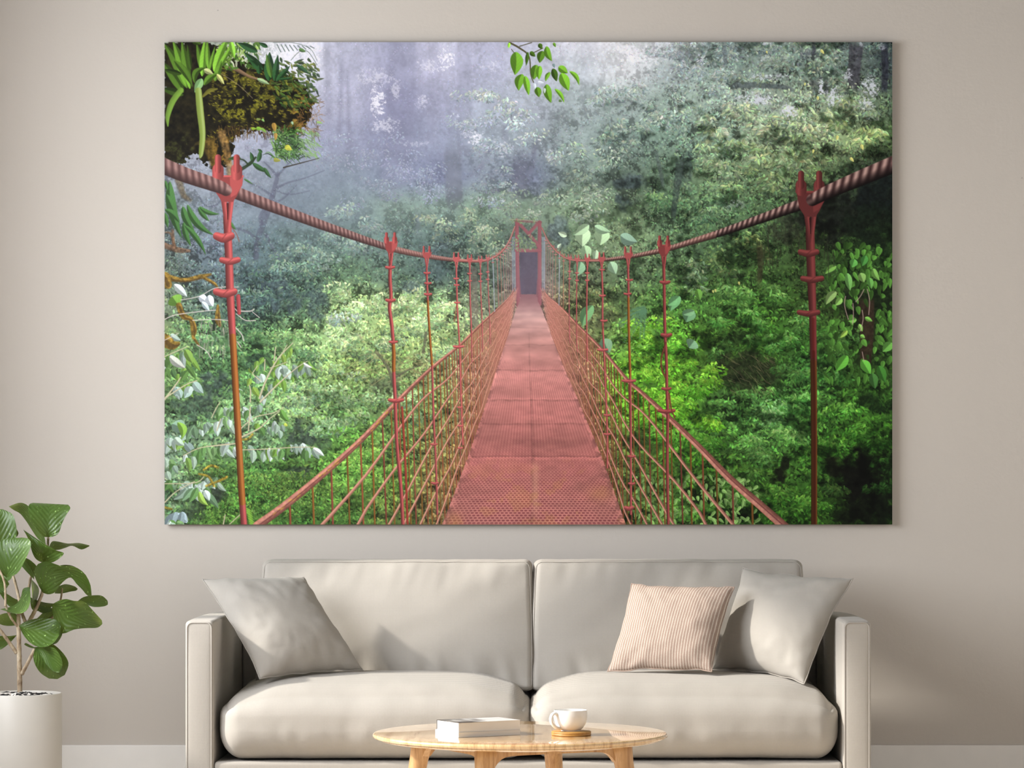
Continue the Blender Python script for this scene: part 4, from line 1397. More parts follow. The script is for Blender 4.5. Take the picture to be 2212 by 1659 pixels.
# ---- dark hollows
hol = vnoise(16, 3, 21)
for cx, cy, rx, ry, s, col in [(1355, 395, 34, 20, 0.75, C3(52, 64, 68)), (1290, 405, 26, 22, 0.45, C3(70, 84, 78)), (1350, 435, 24, 22, 0.8, C3(48, 62, 62)), (1805, 460, 100, 70, 0.9, C3(20, 24, 20)),
                               (1890, 420, 50, 60, 0.85, C3(14, 20, 20)), (1880, 490, 60, 50, 0.8, C3(16, 26, 16)), (1700, 500, 40, 40, 0.55, C3(36, 38, 30)), (1600, 800, 90, 46, 0.75, C3(34, 40, 24)), (1590, 730, 46, 22, 0.5, C3(34, 52, 24)),
                               (1850, 1040, 60, 70, 0.95, C3(10, 11, 8)), (1800, 1010, 24, 40, 0.8, C3(20, 22, 12)), (1690, 1010, 16, 34, 0.85, C3(14, 14, 10)), (1900, 1090, 40, 50, 0.85, C3(10, 16, 8)), (1560, 960, 24, 40, 0.5, C3(26, 40, 20)), (1840, 1110, 60, 30, 0.8, C3(14, 20, 10)),
                               (1895, 870, 50, 22, 0.7, C3(12, 24, 12)), (1830, 650, 24, 20, 0.6, C3(30, 44, 44)), (1865, 690, 70, 110, 0.75, C3(24, 34, 16)), (1905, 640, 40, 60, 0.6, C3(16, 26, 14)), (1420, 830, 40, 18, 0.6, C3(36, 60, 26)), (1400, 960, 60, 26, 0.6, C3(30, 44, 20)), (1490, 1000, 40, 30, 0.5, C3(28, 42, 20)),
                               (470, 830, 44, 40, 0.7, C3(62, 74, 76)), (420, 880, 60, 26, 0.6, C3(56, 70, 66)), (600, 640, 60, 40, 0.55, C3(66, 80, 92)), (680, 650, 30, 40, 0.55, C3(62, 78, 88)), (650, 945, 40, 36, 0.75, C3(54, 64, 60)), (455, 1060, 36, 36, 0.8, C3(46, 52, 48)), (420, 1100, 30, 30, 0.6, C3(48, 58, 50)),
                               (560, 780, 44, 20, 0.5, C3(60, 84, 74)), (830, 830, 60, 22, 0.5, C3(84, 92, 74)), (860, 800, 20, 40, 0.4, C3(86, 92, 72)), (640, 1020, 34, 16, 0.7, C3(52, 62, 56)), (700, 960, 20, 20, 0.6, C3(60, 76, 60)), (940, 560, 46, 50, 0.35, C3(74, 90, 98)), (880, 620, 40, 16, 0.5, C3(88, 104, 112)),
                               (1300, 690, 40, 26, 0.5, C3(66, 66, 50)), (1350, 650, 26, 30, 0.4, C3(60, 78, 52)), (1420, 700, 14, 60, 0.35, C3(50, 80, 44)), (1520, 560, 40, 30, 0.35, C3(56, 78, 58)), (1210, 500, 26, 40, 0.55, C3(84, 100, 110)), (1160, 400, 20, 40, 0.5, C3(90, 98, 118)), (1480, 370, 18, 40, 0.5, C3(54, 66, 70))]:
    d = ((XX - cx) / rx) ** 2 + ((YY - cy) / ry) ** 2
    m = np.clip((1.05 - d + hol * 0.75) * 1.3, 0, 1) * s * (d < 3)
    over(m.astype(np.float32), col * (1 + 0.25 * fine + 0.15 * holes)[..., None])

def bush(cx, cy, w, h, cols, n, L=9, Wd=4, fog=0.0, fogc=C3(150, 165, 170), step=1.0, spray=True, kind=0, alpha=0.95):
    """A bush of overlapping clumps inside an ellipse, the upper ones first."""
    dark, mid, light = cols
    m = max(2, int(w * h * 4 / (44 * 26) * step))
    pts = []
    for _ in range(m):
        a, r = rng.uniform(0, 2 * math.pi), math.sqrt(rng.uniform())
        pts.append((cx + w * r * math.cos(a), cy + h * r * math.sin(a)))
    pts.sort(key=lambda p: p[1])
    for x, y in pts:
        b = 1 + 0.16 * rng.uniform(-1, 1)
        clump(x, y, rng.uniform(17, 36), rng.uniform(10, 18), int(n * 1.45), L, Wd, dark * b * 0.86, mid * b, light * b, fog, fogc, spray=spray, kind=kind, alpha=alpha)

# mid green masses below the mist
for a in [(760, 500, 60, 50, (C3(84, 110, 104), C3(112, 142, 122), C3(150, 176, 142)), 26, 8, 3.6, 0.18),
          (700, 545, 70, 40, (C3(78, 104, 96), C3(104, 136, 112), C3(136, 166, 132)), 24, 8, 3.6, 0.18),
          (640, 570, 60, 30, (C3(70, 96, 90), C3(94, 126, 104), C3(124, 158, 128)), 24, 8, 3.4, 0.15),
          (1010, 500, 60, 40, (C3(92, 114, 86), C3(124, 148, 104), C3(166, 186, 130)), 26, 7, 3, 0.22),
          (940, 470, 50, 18, (C3(100, 122, 96), C3(134, 156, 110), C3(176, 190, 124)), 26, 7, 3, 0.22),
          (1040, 540, 50, 40, (C3(84, 108, 84), C3(112, 138, 98), C3(146, 170, 122)), 26, 7, 3, 0.2),
          (1130, 440, 70, 30, (C3(92, 112, 92), C3(118, 142, 108), C3(152, 172, 132)), 26, 7, 3, 0.25),
          (1250, 430, 60, 50, (C3(86, 108, 84), C3(118, 142, 106), C3(154, 174, 130)), 26, 8, 3.4, 0.2),
          (1060, 222, 66, 20, (C3(124, 138, 146), C3(158, 174, 166), C3(196, 208, 194)), 30, 9, 3.2, 0.12), (1010, 212, 30, 10, (C3(130, 144, 150), C3(160, 176, 168), C3(192, 204, 192)), 26, 8, 3, 0.15), (1100, 250, 40, 14, (C3(120, 136, 142), C3(154, 170, 160), C3(190, 204, 188)), 28, 9, 3.2, 0.12), (1020, 270, 70, 24, (C3(118, 130, 142), C3(138, 152, 154), C3(162, 176, 170)), 26, 7, 3, 0.25), (1060, 330, 60, 30, (C3(104, 116, 130), C3(126, 140, 144), C3(150, 166, 158)), 26, 7, 3, 0.3), (930, 400, 50, 40, (C3(94, 106, 128), C3(108, 122, 136), C3(124, 140, 148)), 26, 6, 2.6, 0.4), (1060, 400, 50, 40, (C3(98, 110, 120), C3(118, 134, 134), C3(146, 162, 148)), 26, 7, 3, 0.25), (840, 340, 70, 50, (C3(112, 120, 146), C3(124, 132, 156), C3(138, 148, 166)), 22, 6, 2.6, 0.4), (740, 330, 60, 40, (C3(118, 130, 148), C3(130, 142, 158), C3(146, 158, 170)), 22, 6, 2.6, 0.4), (800, 420, 60, 30, (C3(98, 114, 128), C3(114, 130, 140), C3(130, 148, 152)), 24, 7, 3, 0.35),
          (1130, 265, 50, 18, (C3(132, 146, 150), C3(154, 170, 166), C3(184, 198, 188)), 26, 8, 3, 0.2),
          (1170, 300, 34, 14, (C3(132, 146, 150), C3(154, 170, 160), C3(184, 198, 182)), 26, 8, 3, 0.15),
          (1170, 340, 40, 20, (C3(122, 136, 138), C3(146, 162, 150), C3(178, 192, 172)), 26, 8, 3, 0.15),
          (1330, 215, 90, 30, (C3(96, 116, 112), C3(128, 148, 136), C3(170, 184, 166)), 28, 8, 3.4, 0.15),
          (1390, 270, 90, 40, (C3(72, 96, 88), C3(106, 130, 112), C3(150, 170, 142)), 28, 9, 3.6, 0.1),
          (1300, 330, 70, 40, (C3(80, 102, 92), C3(112, 136, 114), C3(150, 170, 138)), 28, 8, 3.4, 0.12),
          (1480, 130, 70, 30, (C3(92, 108, 112), C3(122, 140, 134), C3(156, 172, 160)), 28, 8, 3.4, 0.2),
          (1590, 120, 80, 30, (C3(76, 94, 94), C3(104, 124, 114), C3(140, 160, 140)), 28, 8, 3.4, 0.1),
          (1740, 130, 90, 40, (C3(66, 82, 78), C3(98, 118, 102), C3(138, 158, 130)), 28, 9, 3.8, 0.08),
          (1540, 180, 60, 26, (C3(88, 106, 104), C3(118, 138, 126), C3(152, 170, 150)), 26, 8, 3.4, 0.15),
          (1620, 265, 110, 34, (C3(82, 98, 80), C3(122, 142, 106), C3(176, 192, 146)), 30, 12, 4.4, 0.06),
          (1770, 260, 110, 36, (C3(78, 94, 72), C3(118, 138, 100), C3(172, 188, 138)), 30, 12, 4.6, 0.04),
          (1860, 290, 60, 30, (C3(64, 84, 54), C3(104, 128, 82), C3(158, 178, 112)), 30, 12, 4.8, 0.0),
          (1690, 330, 110, 34, (C3(66, 84, 60), C3(100, 122, 82), C3(152, 172, 118)), 30, 12, 4.6, 0.02),
          (1560, 345, 70, 40, (C3(62, 82, 60), C3(94, 118, 82), C3(138, 160, 112)), 28, 11, 4.2, 0.05),
          (1620, 400, 80, 26, (C3(50, 68, 50), C3(82, 106, 70), C3(132, 154, 100)), 26, 11, 4.2, 0.0),
          (1540, 460, 50, 34, (C3(44, 66, 50), C3(70, 100, 68), C3(110, 140, 94)), 26, 9, 3.6, 0.0),
          (1450, 440, 50, 36, (C3(44, 68, 50), C3(72, 104, 66), C3(112, 146, 92)), 26, 9, 3.6, 0.0),
          (1580, 560, 60, 34, (C3(44, 62, 40), C3(76, 104, 58), C3(126, 156, 88)), 26, 9, 3.6, 0.0),
          (1640, 530, 40, 34, (C3(50, 66, 36), C3(84, 108, 56), C3(134, 158, 86)), 26, 9, 3.6, 0.0),
          (1500, 600, 50, 30, (C3(50, 72, 52), C3(84, 112, 74), C3(130, 158, 110)), 26, 9, 3.6, 0.0)]:
    bush(a[0], a[1], a[2], a[3], a[4], a[5], a[6], a[7], a[8], C3(150, 156, 176))
# the big pale bush left of the walkway: layered, flat-topped sprays
PALE = (C3(104, 134, 92), C3(150, 184, 116), C3(206, 226, 160))
PALED = (C3(84, 112, 84), C3(124, 158, 98), C3(176, 204, 132))
for cx, cy, w, h, cols in [(740, 632, 36, 12, PALE), (770, 660, 50, 20, PALE), (840, 660, 60, 26, PALE), (930, 650, 60, 18, PALE), (960, 690, 60, 26, PALE), (880, 690, 70, 26, PALE),
                           (735, 690, 26, 14, (C3(120, 146, 128), C3(158, 182, 160), C3(196, 212, 190))), (720, 735, 50, 18, PALE), (790, 740, 70, 20, PALE), (900, 730, 70, 22, PALED), (980, 740, 30, 22, PALED),
                           (700, 780, 50, 26, PALED), (760, 770, 50, 18, PALED), (950, 770, 50, 18, PALED), (720, 830, 60, 26, (C3(84, 116, 78), C3(126, 162, 102), C3(176, 206, 142))), (650, 860, 50, 30, (C3(78, 112, 76), C3(118, 156, 104), C3(164, 198, 140))),
                           (790, 880, 60, 26, (C3(78, 108, 70), C3(116, 152, 92), C3(160, 192, 124))), (720, 910, 60, 28, (C3(70, 102, 66), C3(106, 144, 90), C3(150, 186, 126))), (890, 880, 40, 30, PALED)]:
    bush(cx, cy, w, h, cols, 30, 8.5, 3.8, 0.06, C3(190, 200, 196), spray=False)
for cx, cy, w, h, cols in [(620, 730, 70, 14, (C3(62, 98, 60), C3(96, 142, 78), C3(140, 184, 108))), (540, 760, 40, 20, (C3(54, 92, 56), C3(86, 134, 74), C3(126, 176, 102))), (470, 740, 50, 24, (C3(64, 104, 62), C3(98, 146, 86), C3(140, 186, 118))),
                           (400, 700, 50, 20, (C3(70, 108, 66), C3(104, 150, 88), C3(146, 190, 116))), (640, 770, 40, 20, (C3(56, 92, 60), C3(86, 130, 80), C3(124, 168, 108))), (560, 620, 70, 26, (C3(58, 80, 82), C3(82, 110, 98), C3(116, 148, 122))), (660, 600, 50, 30, (C3(60, 84, 84), C3(86, 116, 98), C3(120, 152, 118))),
                           (500, 850, 40, 20, (C3(56, 92, 54), C3(90, 136, 72), C3(130, 178, 100))), (420, 830, 50, 20, (C3(64, 100, 54), C3(100, 148, 76), C3(146, 192, 106)))]:
    bush(cx, cy, w, h, cols, 28, 8, 3.6, 0.04, C3(160, 176, 180))
# dense small-leaved shrubs along the bottom
for cx, cy, w, h, cols in [(560, 1080, 80, 40, (C3(40, 66, 28), C3(82, 124, 48), C3(138, 186, 78))), (520, 1030, 50, 24, (C3(48, 76, 34), C3(90, 130, 54), C3(142, 186, 84))), (620, 1060, 60, 40, (C3(44, 70, 30), C3(84, 124, 50), C3(136, 182, 80))),
                           (680, 1050, 40, 30, (C3(50, 80, 36), C3(88, 128, 52), C3(138, 180, 80))), (660, 1110, 60, 24, (C3(46, 76, 32), C3(80, 124, 50), C3(128, 176, 76))), (500, 1110, 60, 26, (C3(44, 74, 32), C3(84, 130, 50), C3(136, 186, 82))),
                           (790, 1000, 60, 24, (C3(64, 110, 44), C3(110, 170, 62), C3(164, 214, 98))), (830, 1040, 50, 24, (C3(60, 104, 40), C3(106, 164, 58), C3(160, 212, 94))), (760, 1100, 50, 26, (C3(50, 90, 40), C3(84, 136, 54), C3(128, 180, 80))), (880, 960, 50, 40, (C3(56, 84, 44), C3(88, 120, 62), C3(124, 158, 84)))]:
    bush(cx, cy, w, h, [c * 0.86 for c in cols], 38, 6.0, 2.9, 0.0)
# right bank
LIME = (C3(46, 98, 16), C3(86, 154, 28), C3(140, 204, 54))
for cx, cy, w, h, cols in [(1440, 640, 50, 24, (C3(48, 88, 40), C3(82, 130, 58), C3(126, 172, 84))), (1540, 640, 50, 26, (C3(44, 80, 34), C3(72, 116, 50), C3(112, 158, 80))), (1640, 650, 60, 30, (C3(38, 74, 28), C3(66, 116, 44), C3(112, 164, 76))), (1720, 690, 40, 40, (C3(34, 72, 26), C3(60, 112, 40), C3(104, 158, 72))),
                           (1600, 700, 60, 26, (C3(36, 78, 26), C3(64, 124, 42), C3(112, 174, 74))), (1680, 740, 60, 26, (C3(34, 74, 26), C3(60, 120, 40), C3(108, 168, 72))), (1570, 760, 40, 18, (C3(36, 66, 26), C3(56, 98, 38), C3(98, 146, 64))), (1820, 740, 60, 30, (C3(28, 56, 22), C3(50, 92, 34), C3(90, 144, 58))),
                           (1700, 800, 40, 22, (C3(34, 70, 28), C3(58, 108, 42), C3(100, 156, 70))), (1780, 830, 50, 26, (C3(36, 82, 28), C3(64, 132, 46), C3(118, 182, 82))), (1720, 870, 70, 26, (C3(38, 84, 30), C3(70, 140, 48), C3(128, 192, 92))), (1650, 900, 50, 26, (C3(48, 88, 40), C3(82, 136, 64), C3(134, 184, 108))),
                           (1830, 900, 60, 22, (C3(32, 76, 20), C3(62, 128, 34), C3(116, 182, 66))), (1690, 950, 70, 26, (C3(44, 84, 32), C3(78, 134, 54), C3(132, 184, 92))), (1890, 930, 50, 30, (C3(26, 64, 16), C3(48, 104, 26), C3(88, 154, 48))), (1780, 960, 60, 24, (C3(30, 72, 18), C3(56, 116, 30), C3(102, 166, 56))),
                           (1620, 980, 50, 26, (C3(34, 66, 26), C3(60, 104, 42), C3(104, 152, 72))), (1600, 1050, 60, 34, (C3(28, 56, 20), C3(52, 94, 32), C3(92, 142, 56))), (1660, 1080, 60, 34, (C3(26, 54, 18), C3(48, 90, 28), C3(88, 138, 50))), (1720, 1100, 60, 28, (C3(30, 68, 18), C3(56, 112, 30), C3(104, 164, 56))),
                           (1790, 1110, 40, 20, (C3(24, 58, 16), C3(48, 98, 26), C3(90, 150, 48))), (1790, 1050, 24, 30, (C3(24, 44, 16), C3(44, 74, 28), C3(72, 106, 44))), (1900, 1030, 30, 40, (C3(14, 34, 10), C3(28, 62, 18), C3(50, 94, 34))),
                           (1400, 700, 44, 20, LIME), (1390, 740, 60, 18, LIME), (1460, 760, 40, 20, (C3(44, 100, 20), C3(76, 150, 30), C3(120, 198, 54))), (1430, 790, 60, 16, LIME), (1380, 800, 50, 22, LIME), (1510, 800, 46, 14, LIME), (1480, 830, 60, 16, LIME), (1540, 820, 26, 10, LIME),
                           (1360, 850, 50, 20, LIME), (1450, 865, 50, 18, LIME), (1520, 850, 40, 12, (C3(44, 100, 16), C3(74, 150, 26), C3(120, 200, 52))), (1370, 905, 50, 20, LIME), (1480, 905, 50, 16, LIME), (1530, 915, 26, 12, LIME), (1430, 940, 40, 16, (C3(36, 80, 18), C3(66, 128, 30), C3(112, 176, 56))), (1500, 950, 40, 16, (C3(36, 84, 18), C3(66, 136, 30), C3(112, 184, 56))), (1550, 970, 30, 14, (C3(34, 78, 18), C3(60, 122, 30), C3(104, 168, 54))), (1475, 990, 30, 12, (C3(36, 84, 18), C3(66, 136, 30), C3(112, 184, 56)))]:
    bush(cx, cy, w, h, [c * 0.93 for c in cols], 40, 8.8, 3.5, 0.0)
dep = vnoise(34, 3, 81, 1.5) + 0.5 * vnoise(11, 2, 82)
dpm = sstep(0.05, 0.95, dep) * CONTR * (0.24 + 0.30 * sstep(1150, 1350, XX) + 0.12 * sstep(900, 1050, YY))
IMG *= (1 - dpm)[..., None] ** np.array([1.0, 0.88, 1.0], np.float32)
# far limbs, trunks and gaps of sky among the right-hand crowns
for pts, w, col, al in RIGHT_TRUNKS:
    stroke(pts, w, col, al, 0.15, 1.6, fade=16.0, spread=0.2 * fine)
for h_ in RIGHT_HOLES:
    skyhole(*h_)
for cx, cy, w, h in [(1640, 172, 60, 8), (1750, 205, 40, 12), (1830, 190, 40, 12), (1880, 240, 30, 10), (1700, 262, 60, 8), (1590, 232, 50, 8), (1760, 150, 50, 12)]:
    bush(cx, cy, w, h, (C3(70, 86, 76), C3(108, 128, 104), C3(150, 168, 132)), 16, 9, 3.6, 0.05, C3(150, 156, 176))
# paddle-leaved shrub between the wires on the right
for _ in range(190):
    x, y = rng.uniform(1370, 1640), rng.uniform(1030, 1136)
    b = rng.uniform(0.65, 1.2)
    put(x, y, rng.uniform(12, 19), rng.uniform(5, 8), rng.uniform(0.3, 2.8), C3(112, 150, 78) * b, 0.95, 1)

# ---- single plants
# great heart-shaped leaves beyond the walkway
for b_, t_, w_, c_, be in [((1262, 492), (1258, 533), 34, C3(168, 200, 152), 0.05), ((1300, 494), (1296, 530), 34, C3(158, 192, 142), -0.05), ((1272, 486), (1240, 508), 20, C3(150, 182, 138), 0), ((1284, 488), (1318, 500), 18, C3(140, 176, 134), 0.1),
                           ((1340, 508), (1376, 522), 26, C3(116, 150, 126), 0.1), ((1262, 530), (1270, 560), 24, C3(150, 186, 138), 0), ((1255, 566), (1246, 596), 26, C3(120, 164, 124), 0), ((1318, 566), (1330, 592), 22, C3(142, 178, 140), 0), ((1288, 540), (1284, 566), 14, C3(160, 190, 150), 0),
                           ((1280, 660), (1258, 706), 26, C3(100, 152, 96), 0.1), ((1468, 640), (1448, 672), 24, C3(92, 150, 92), 0.1), ((1462, 646), (1442, 660), 16, C3(96, 156, 96), 0), ((1492, 668), (1482, 696), 30, C3(92, 140, 96), 0), ((1500, 672), (1476, 680), 14, C3(104, 150, 104), 0), ((1506, 624), (1512, 648), 16, C3(88, 140, 52), 0), ((1302, 732), (1316, 762), 30, C3(108, 146, 110), 0), ((1500, 736), (1488, 752), 30, C3(104, 146, 108), 0),
                           ((1224, 510), (1205, 502), 12, C3(170, 194, 158), 0), ((1204, 536), (1212, 526), 8, C3(168, 192, 160), 0)]:
    blade(b_, t_, w_, c_, be)
# fern fronds
for b_, t_ in [((1392, 672), (1336, 690)), ((1392, 672), (1350, 730)), ((1390, 670), (1386, 720)), ((1394, 668), (1350, 668))]:
    bx, by = b_; tx, ty = t_
    for k in range(22):
        t = k / 22
        x, y = bx + (tx - bx) * t, by + (ty - by) * t + 14 * t * t
        a = math.atan2(ty - by, tx - bx)
        for sgn in (-1, 1):
            put(x + sgn * 4 * math.cos(a + 1.3), y + sgn * 4 * math.sin(a + 1.3), 11 * (1 - 0.5 * t), 2.0, a + sgn * 1.1, C3(78, 122, 88), 0.85)
# climber with arrow leaves on the trunk at the right edge
for _ in range(250):
    x, y = rng.uniform(1785, 1927), rng.uniform(530, 830)
    if 1846 < x < 1888 and 640 < y < 740 and rng.uniform() < 0.75:
        continue
    b = rng.uniform(0.45, 1.1)
    put(x, y, rng.uniform(10, 24), rng.uniform(6, 12), rng.uniform(0.9, 2.3), C3(76, 136, 44) * b, 0.95, 1)
for b_, t_, w_, c_, be in [((1846, 560), (1840, 578), 18, C3(78, 150, 60), 0), ((1870, 552), (1862, 575), 16, C3(60, 128, 50), 0), ((1806, 575), (1782, 592), 14, C3(98, 150, 60), 0.1), ((1858, 590), (1866, 610), 18, C3(112, 156, 74), 0), ((1886, 580), (1900, 606), 14, C3(104, 158, 66), 0.1), ((1830, 590), (1836, 628), 16, C3(96, 156, 72), 0), ((1878, 600), (1882, 624), 14, C3(86, 150, 62), 0),
                           ((1806, 630), (1784, 658), 18, C3(116, 150, 80), 0.1), ((1818, 644), (1804, 660), 14, C3(118, 170, 74), 0), ((1830, 768), (1806, 802), 22, C3(80, 156, 46), 0), ((1862, 778), (1880, 808), 22, C3(84, 164, 50), 0), ((1898, 790), (1912, 826), 20, C3(52, 112, 36), 0), ((1884, 806), (1890, 840), 20, C3(56, 106, 44), 0), ((1850, 690), (1832, 694), 12, C3(98, 160, 60), 0), ((1868, 686), (1884, 694), 10, C3(104, 166, 62), 0), ((1855, 700), (1862, 716), 10, C3(118, 178, 70), 0), ((1830, 714), (1814, 730), 10, C3(130, 170, 62), 0), ((1926, 740), (1906, 760), 20, C3(86, 150, 56), 0), ((1858, 724), (1868, 730), 9, C3(110, 172, 66), 0)]:
    blade(b_, t_, w_, c_, be)
for pts in [[(1842, 655), (1843, 680), (1841, 700)], [(1866, 625), (1858, 640), (1848, 652)], [(1862, 670), (1864, 690), (1858, 715)], [(1826, 640), (1824, 660), (1832, 690)], [(1862, 760), (1866, 780)], [(1873, 625), (1878, 650), (1876, 680)]]:
    stroke(pts, 1.8, C3(168, 140, 130), 0.8)
# yellowed single leaves
for x, y, L in [(1776, 112, 12), (1840, 345, 12), (1808, 298, 11), (1862, 318, 13), (1756, 327, 9), (1738, 182, 7), (1656, 113, 7), (1766, 212, 9), (1596, 612, 8), (1545, 628, 8), (1540, 630, 7)]:
    put(x, y, L, L * 0.55, rng.uniform(0.8, 1.8), C3(186, 184, 96), 0.9, 1)
# hanging lianas and thin twigs
for _ in range(26):
    x, y = rng.uniform(1640, 1810), rng.uniform(470, 560)
    stroke([(x, y), (x + rng.uniform(-3, 3), y + rng.uniform(20, 60))], 1.6, C3(40, 42, 30), 0.7)
for _ in range(60):
    x, y = rng.uniform(1560, 1660), rng.uniform(760, 850)
    a = rng.uniform(0.2, 1.2)
    l = rng.uniform(10, 30)
    stroke([(x, y), (x + l * math.cos(a), y + l * math.sin(a))], 1.1, C3(104, 96, 66) * rng.uniform(0.6, 1.2), 0.6)
for _ in range(80):
    x, y = rng.uniform(760, 930), rng.uniform(760, 820)
    a = rng.uniform(-0.2, 1.0) if rng.uniform() < 0.5 else rng.uniform(2.2, 3.3)
    l = rng.uniform(12, 34)
    stroke([(x, y), (x + l * math.cos(a) * 0.6, y + l * math.sin(a) * 0.5), (x + l * math.cos(a), y + l * math.sin(a) * 0.8)], 1.2, C3(168, 158, 104) * rng.uniform(0.7, 1.1), 0.7)
for pts, w in [([(812, 760), (835, 790), (850, 830), (862, 880)], [7, 6, 8, 9]), ([(845, 820), (880, 800), (905, 790)], [5, 4, 2]), ([(920, 720), (914, 760)], [7, 6])]:
    stroke(pts, w, C3(96, 92, 74), 0.75, 0.2, 1.0)
# a dead trunk seen past the rail on the left
stroke([(1020, 585), (1022, 640), (1024, 700)], [20, 18, 20], C3(112, 100, 92), 0.55, 0.2, 1.5)
for y in range(600, 690, 3):
    stroke([(1012, y), (1030, y + rng.uniform(-2, 2))], 1, C3(138, 126, 112), 0.3)

# ---- drooping branches with long pale leaves, near left
SIL = [C3(172, 192, 180), C3(142, 168, 148), C3(156, 180, 158), C3(112, 148, 108), C3(92, 134, 72), C3(184, 200, 192), C3(118, 158, 96), C3(84, 126, 62)]
GRN = [C3(108, 150, 56), C3(88, 130, 60), C3(124, 160, 60), C3(78, 116, 66)]
def twig(pts, w, col=C3(196, 186, 150)):
    stroke(pts, w, col, 0.95, 0.2, 0.6)
def leafrow(pts, n, L, Wd, pal, spreadx=0.5, seed=0, drop=1.0):
    path = bez(pts, 10)
    r = np.random.RandomState(seed)
    n = int(n * 1.5)
    for k in range(n):
        p = path[int((k + 0.5) / n * (len(path) - 1))]
        sgn = -1 if k % 2 else 1
        dx = sgn * r.uniform(0.0, spreadx * 1.4) + 0.15
        l = L * r.uniform(0.75, 1.35)
        b_ = (p[0] + r.uniform(-8, 8), p[1] + r.uniform(-6, 8))
        t_ = (b_[0] + l * dx, b_[1] + l * drop * r.uniform(0.65, 1.0))
        col = pal[r.randint(len(pal))] * r.uniform(0.85, 1.1)
        blade(b_, t_, Wd * r.uniform(0.75, 1.15), col, r.uniform(-0.12, 0.12), 0.80, 1.05)
rows = [([(360, 1040), (420, 1040), (470, 1036)], 12, 24, 13, SIL, 0.6, 1),
        ([(356, 952), (380, 945), (400, 955)], 6, 30, 18, [C3(150, 176, 168), C3(120, 160, 70), C3(168, 190, 176)], 0.6, 2),
        ([(356, 985), (372, 1000), (366, 1020)], 5, 24, 15, SIL, 0.6, 3),
        ([(396, 985), (430, 968), (470, 962), (510, 958)], 13, 26, 15, SIL + [C3(118, 158, 70)], 0.5, 4),
        ([(400, 925), (440, 920), (470, 908), (500, 900)], 12, 26, 15, SIL, 0.5, 5),
        ([(470, 890), (490, 880), (510, 880)], 6, 26, 14, SIL, 0.6, 6),
        ([(520, 965), (560, 968), (600, 968), (650, 962), (672, 968)], 18, 28, 15, SIL + GRN[:2], 0.35, 7),
        ([(515, 888), (545, 880), (565, 875)], 7, 24, 14, SIL, 0.5, 8),
        ([(540, 930), (570, 918), (600, 915), (612, 925)], 8, 20, 13, SIL[1:] + GRN[:1], 0.4, 9),
        ([(585, 800), (600, 780), (625, 750), (632, 748)], 9, 24, 11, GRN, 0.5, 10),
        ([(540, 790), (560, 775), (575, 765)], 6, 22, 11, GRN, 0.5, 11),
        ([(560, 850), (600, 820), (640, 790), (665, 780)], 15, 26, 14, GRN + SIL[:2], 0.3, 12),
        ([(540, 830), (552, 810), (570, 812)], 5, 24, 13, [SIL[0], SIL[1], GRN[2]], 0.5, 13),
        ([(600, 795), (618, 790)], 3, 26, 18, SIL[:2], 0.4, 14),
        ([(356, 770), (380, 765), (410, 760)], 9, 30, 15, [C3(150, 168, 160), GRN[0], GRN[1], C3(120, 150, 120)], 0.5, 15),
        ([(356, 800), (390, 800), (410, 790)], 6, 28, 14, GRN, 0.5, 16),
        ([(380, 840), (400, 830), (425, 826)], 6, 30, 17, [C3(168, 188, 178), C3(150, 176, 166), GRN[0]], 0.5, 17),
        ([(372, 1110), (395, 1100)], 4, 30, 19, [C3(160, 180, 188), C3(150, 172, 178)], 0.5, 18),
        ([(390, 1055), (420, 1052), (440, 1060)], 6, 32, 15, SIL, 0.7, 19),
        ([(356, 1120), (380, 1125), (400, 1130)], 5, 16, 12, SIL, 0.8, 20),
        ([(510, 845), (520, 850)], 3, 26, 14, SIL[1:], 0.4, 21)]
for pts, n, L, Wd, pal, sp, sd in rows:
    leafrow(pts, n, L, Wd, pal, sp, sd)
for pts, w in [([(560, 860), (575, 820), (600, 775), (632, 741)], [4, 4, 3, 2]), ([(592, 778), (595, 750)], [3, 2]), ([(604, 772), (620, 745)], [2, 1.5]), ([(562, 868), (600, 830), (640, 795), (664, 780)], [4, 3, 2, 1.5]), ([(583, 795), (620, 782)], [2, 1.5]), ([(571, 800), (572, 776)], [2.5, 2]),
               ([(562, 822), (545, 808)], [2.5, 2]), ([(545, 806), (556, 790)], [2, 1.5]), ([(540, 868), (541, 845), (538, 832)], [3, 3, 2]), ([(515, 930), (550, 902), (590, 892), (612, 880)], [3, 2, 2, 1.5]), ([(518, 946), (560, 925), (580, 906), (610, 884)], [4, 3, 2, 1.5]), ([(510, 958), (470, 962), (430, 968), (396, 984)], [3, 3, 2, 2]), ([(457, 902), (465, 885), (475, 868)], [2, 2, 1.5]), ([(468, 930), (476, 905)], [3, 2]),
               ([(520, 972), (580, 970), (640, 966), (680, 966)], [2, 2, 2, 1.5]), ([(356, 1045), (420, 1043), (440, 1030)], [2, 2, 2]), ([(356, 862), (380, 830), (390, 815)], [4, 3, 2]), ([(356, 860), (400, 832), (425, 822)], [3, 2.5, 2]), ([(356, 770), (390, 755), (405, 748)], [2, 2, 1.5]), ([(540, 880), (536, 930)], [3, 3]), ([(356, 1085), (380, 1062), (420, 1040)], [3, 2, 2]), ([(482, 1133), (486, 1112)], [3, 2]), ([(495, 1133), (520, 1110)], [2, 2])]:
    twig(pts, w)
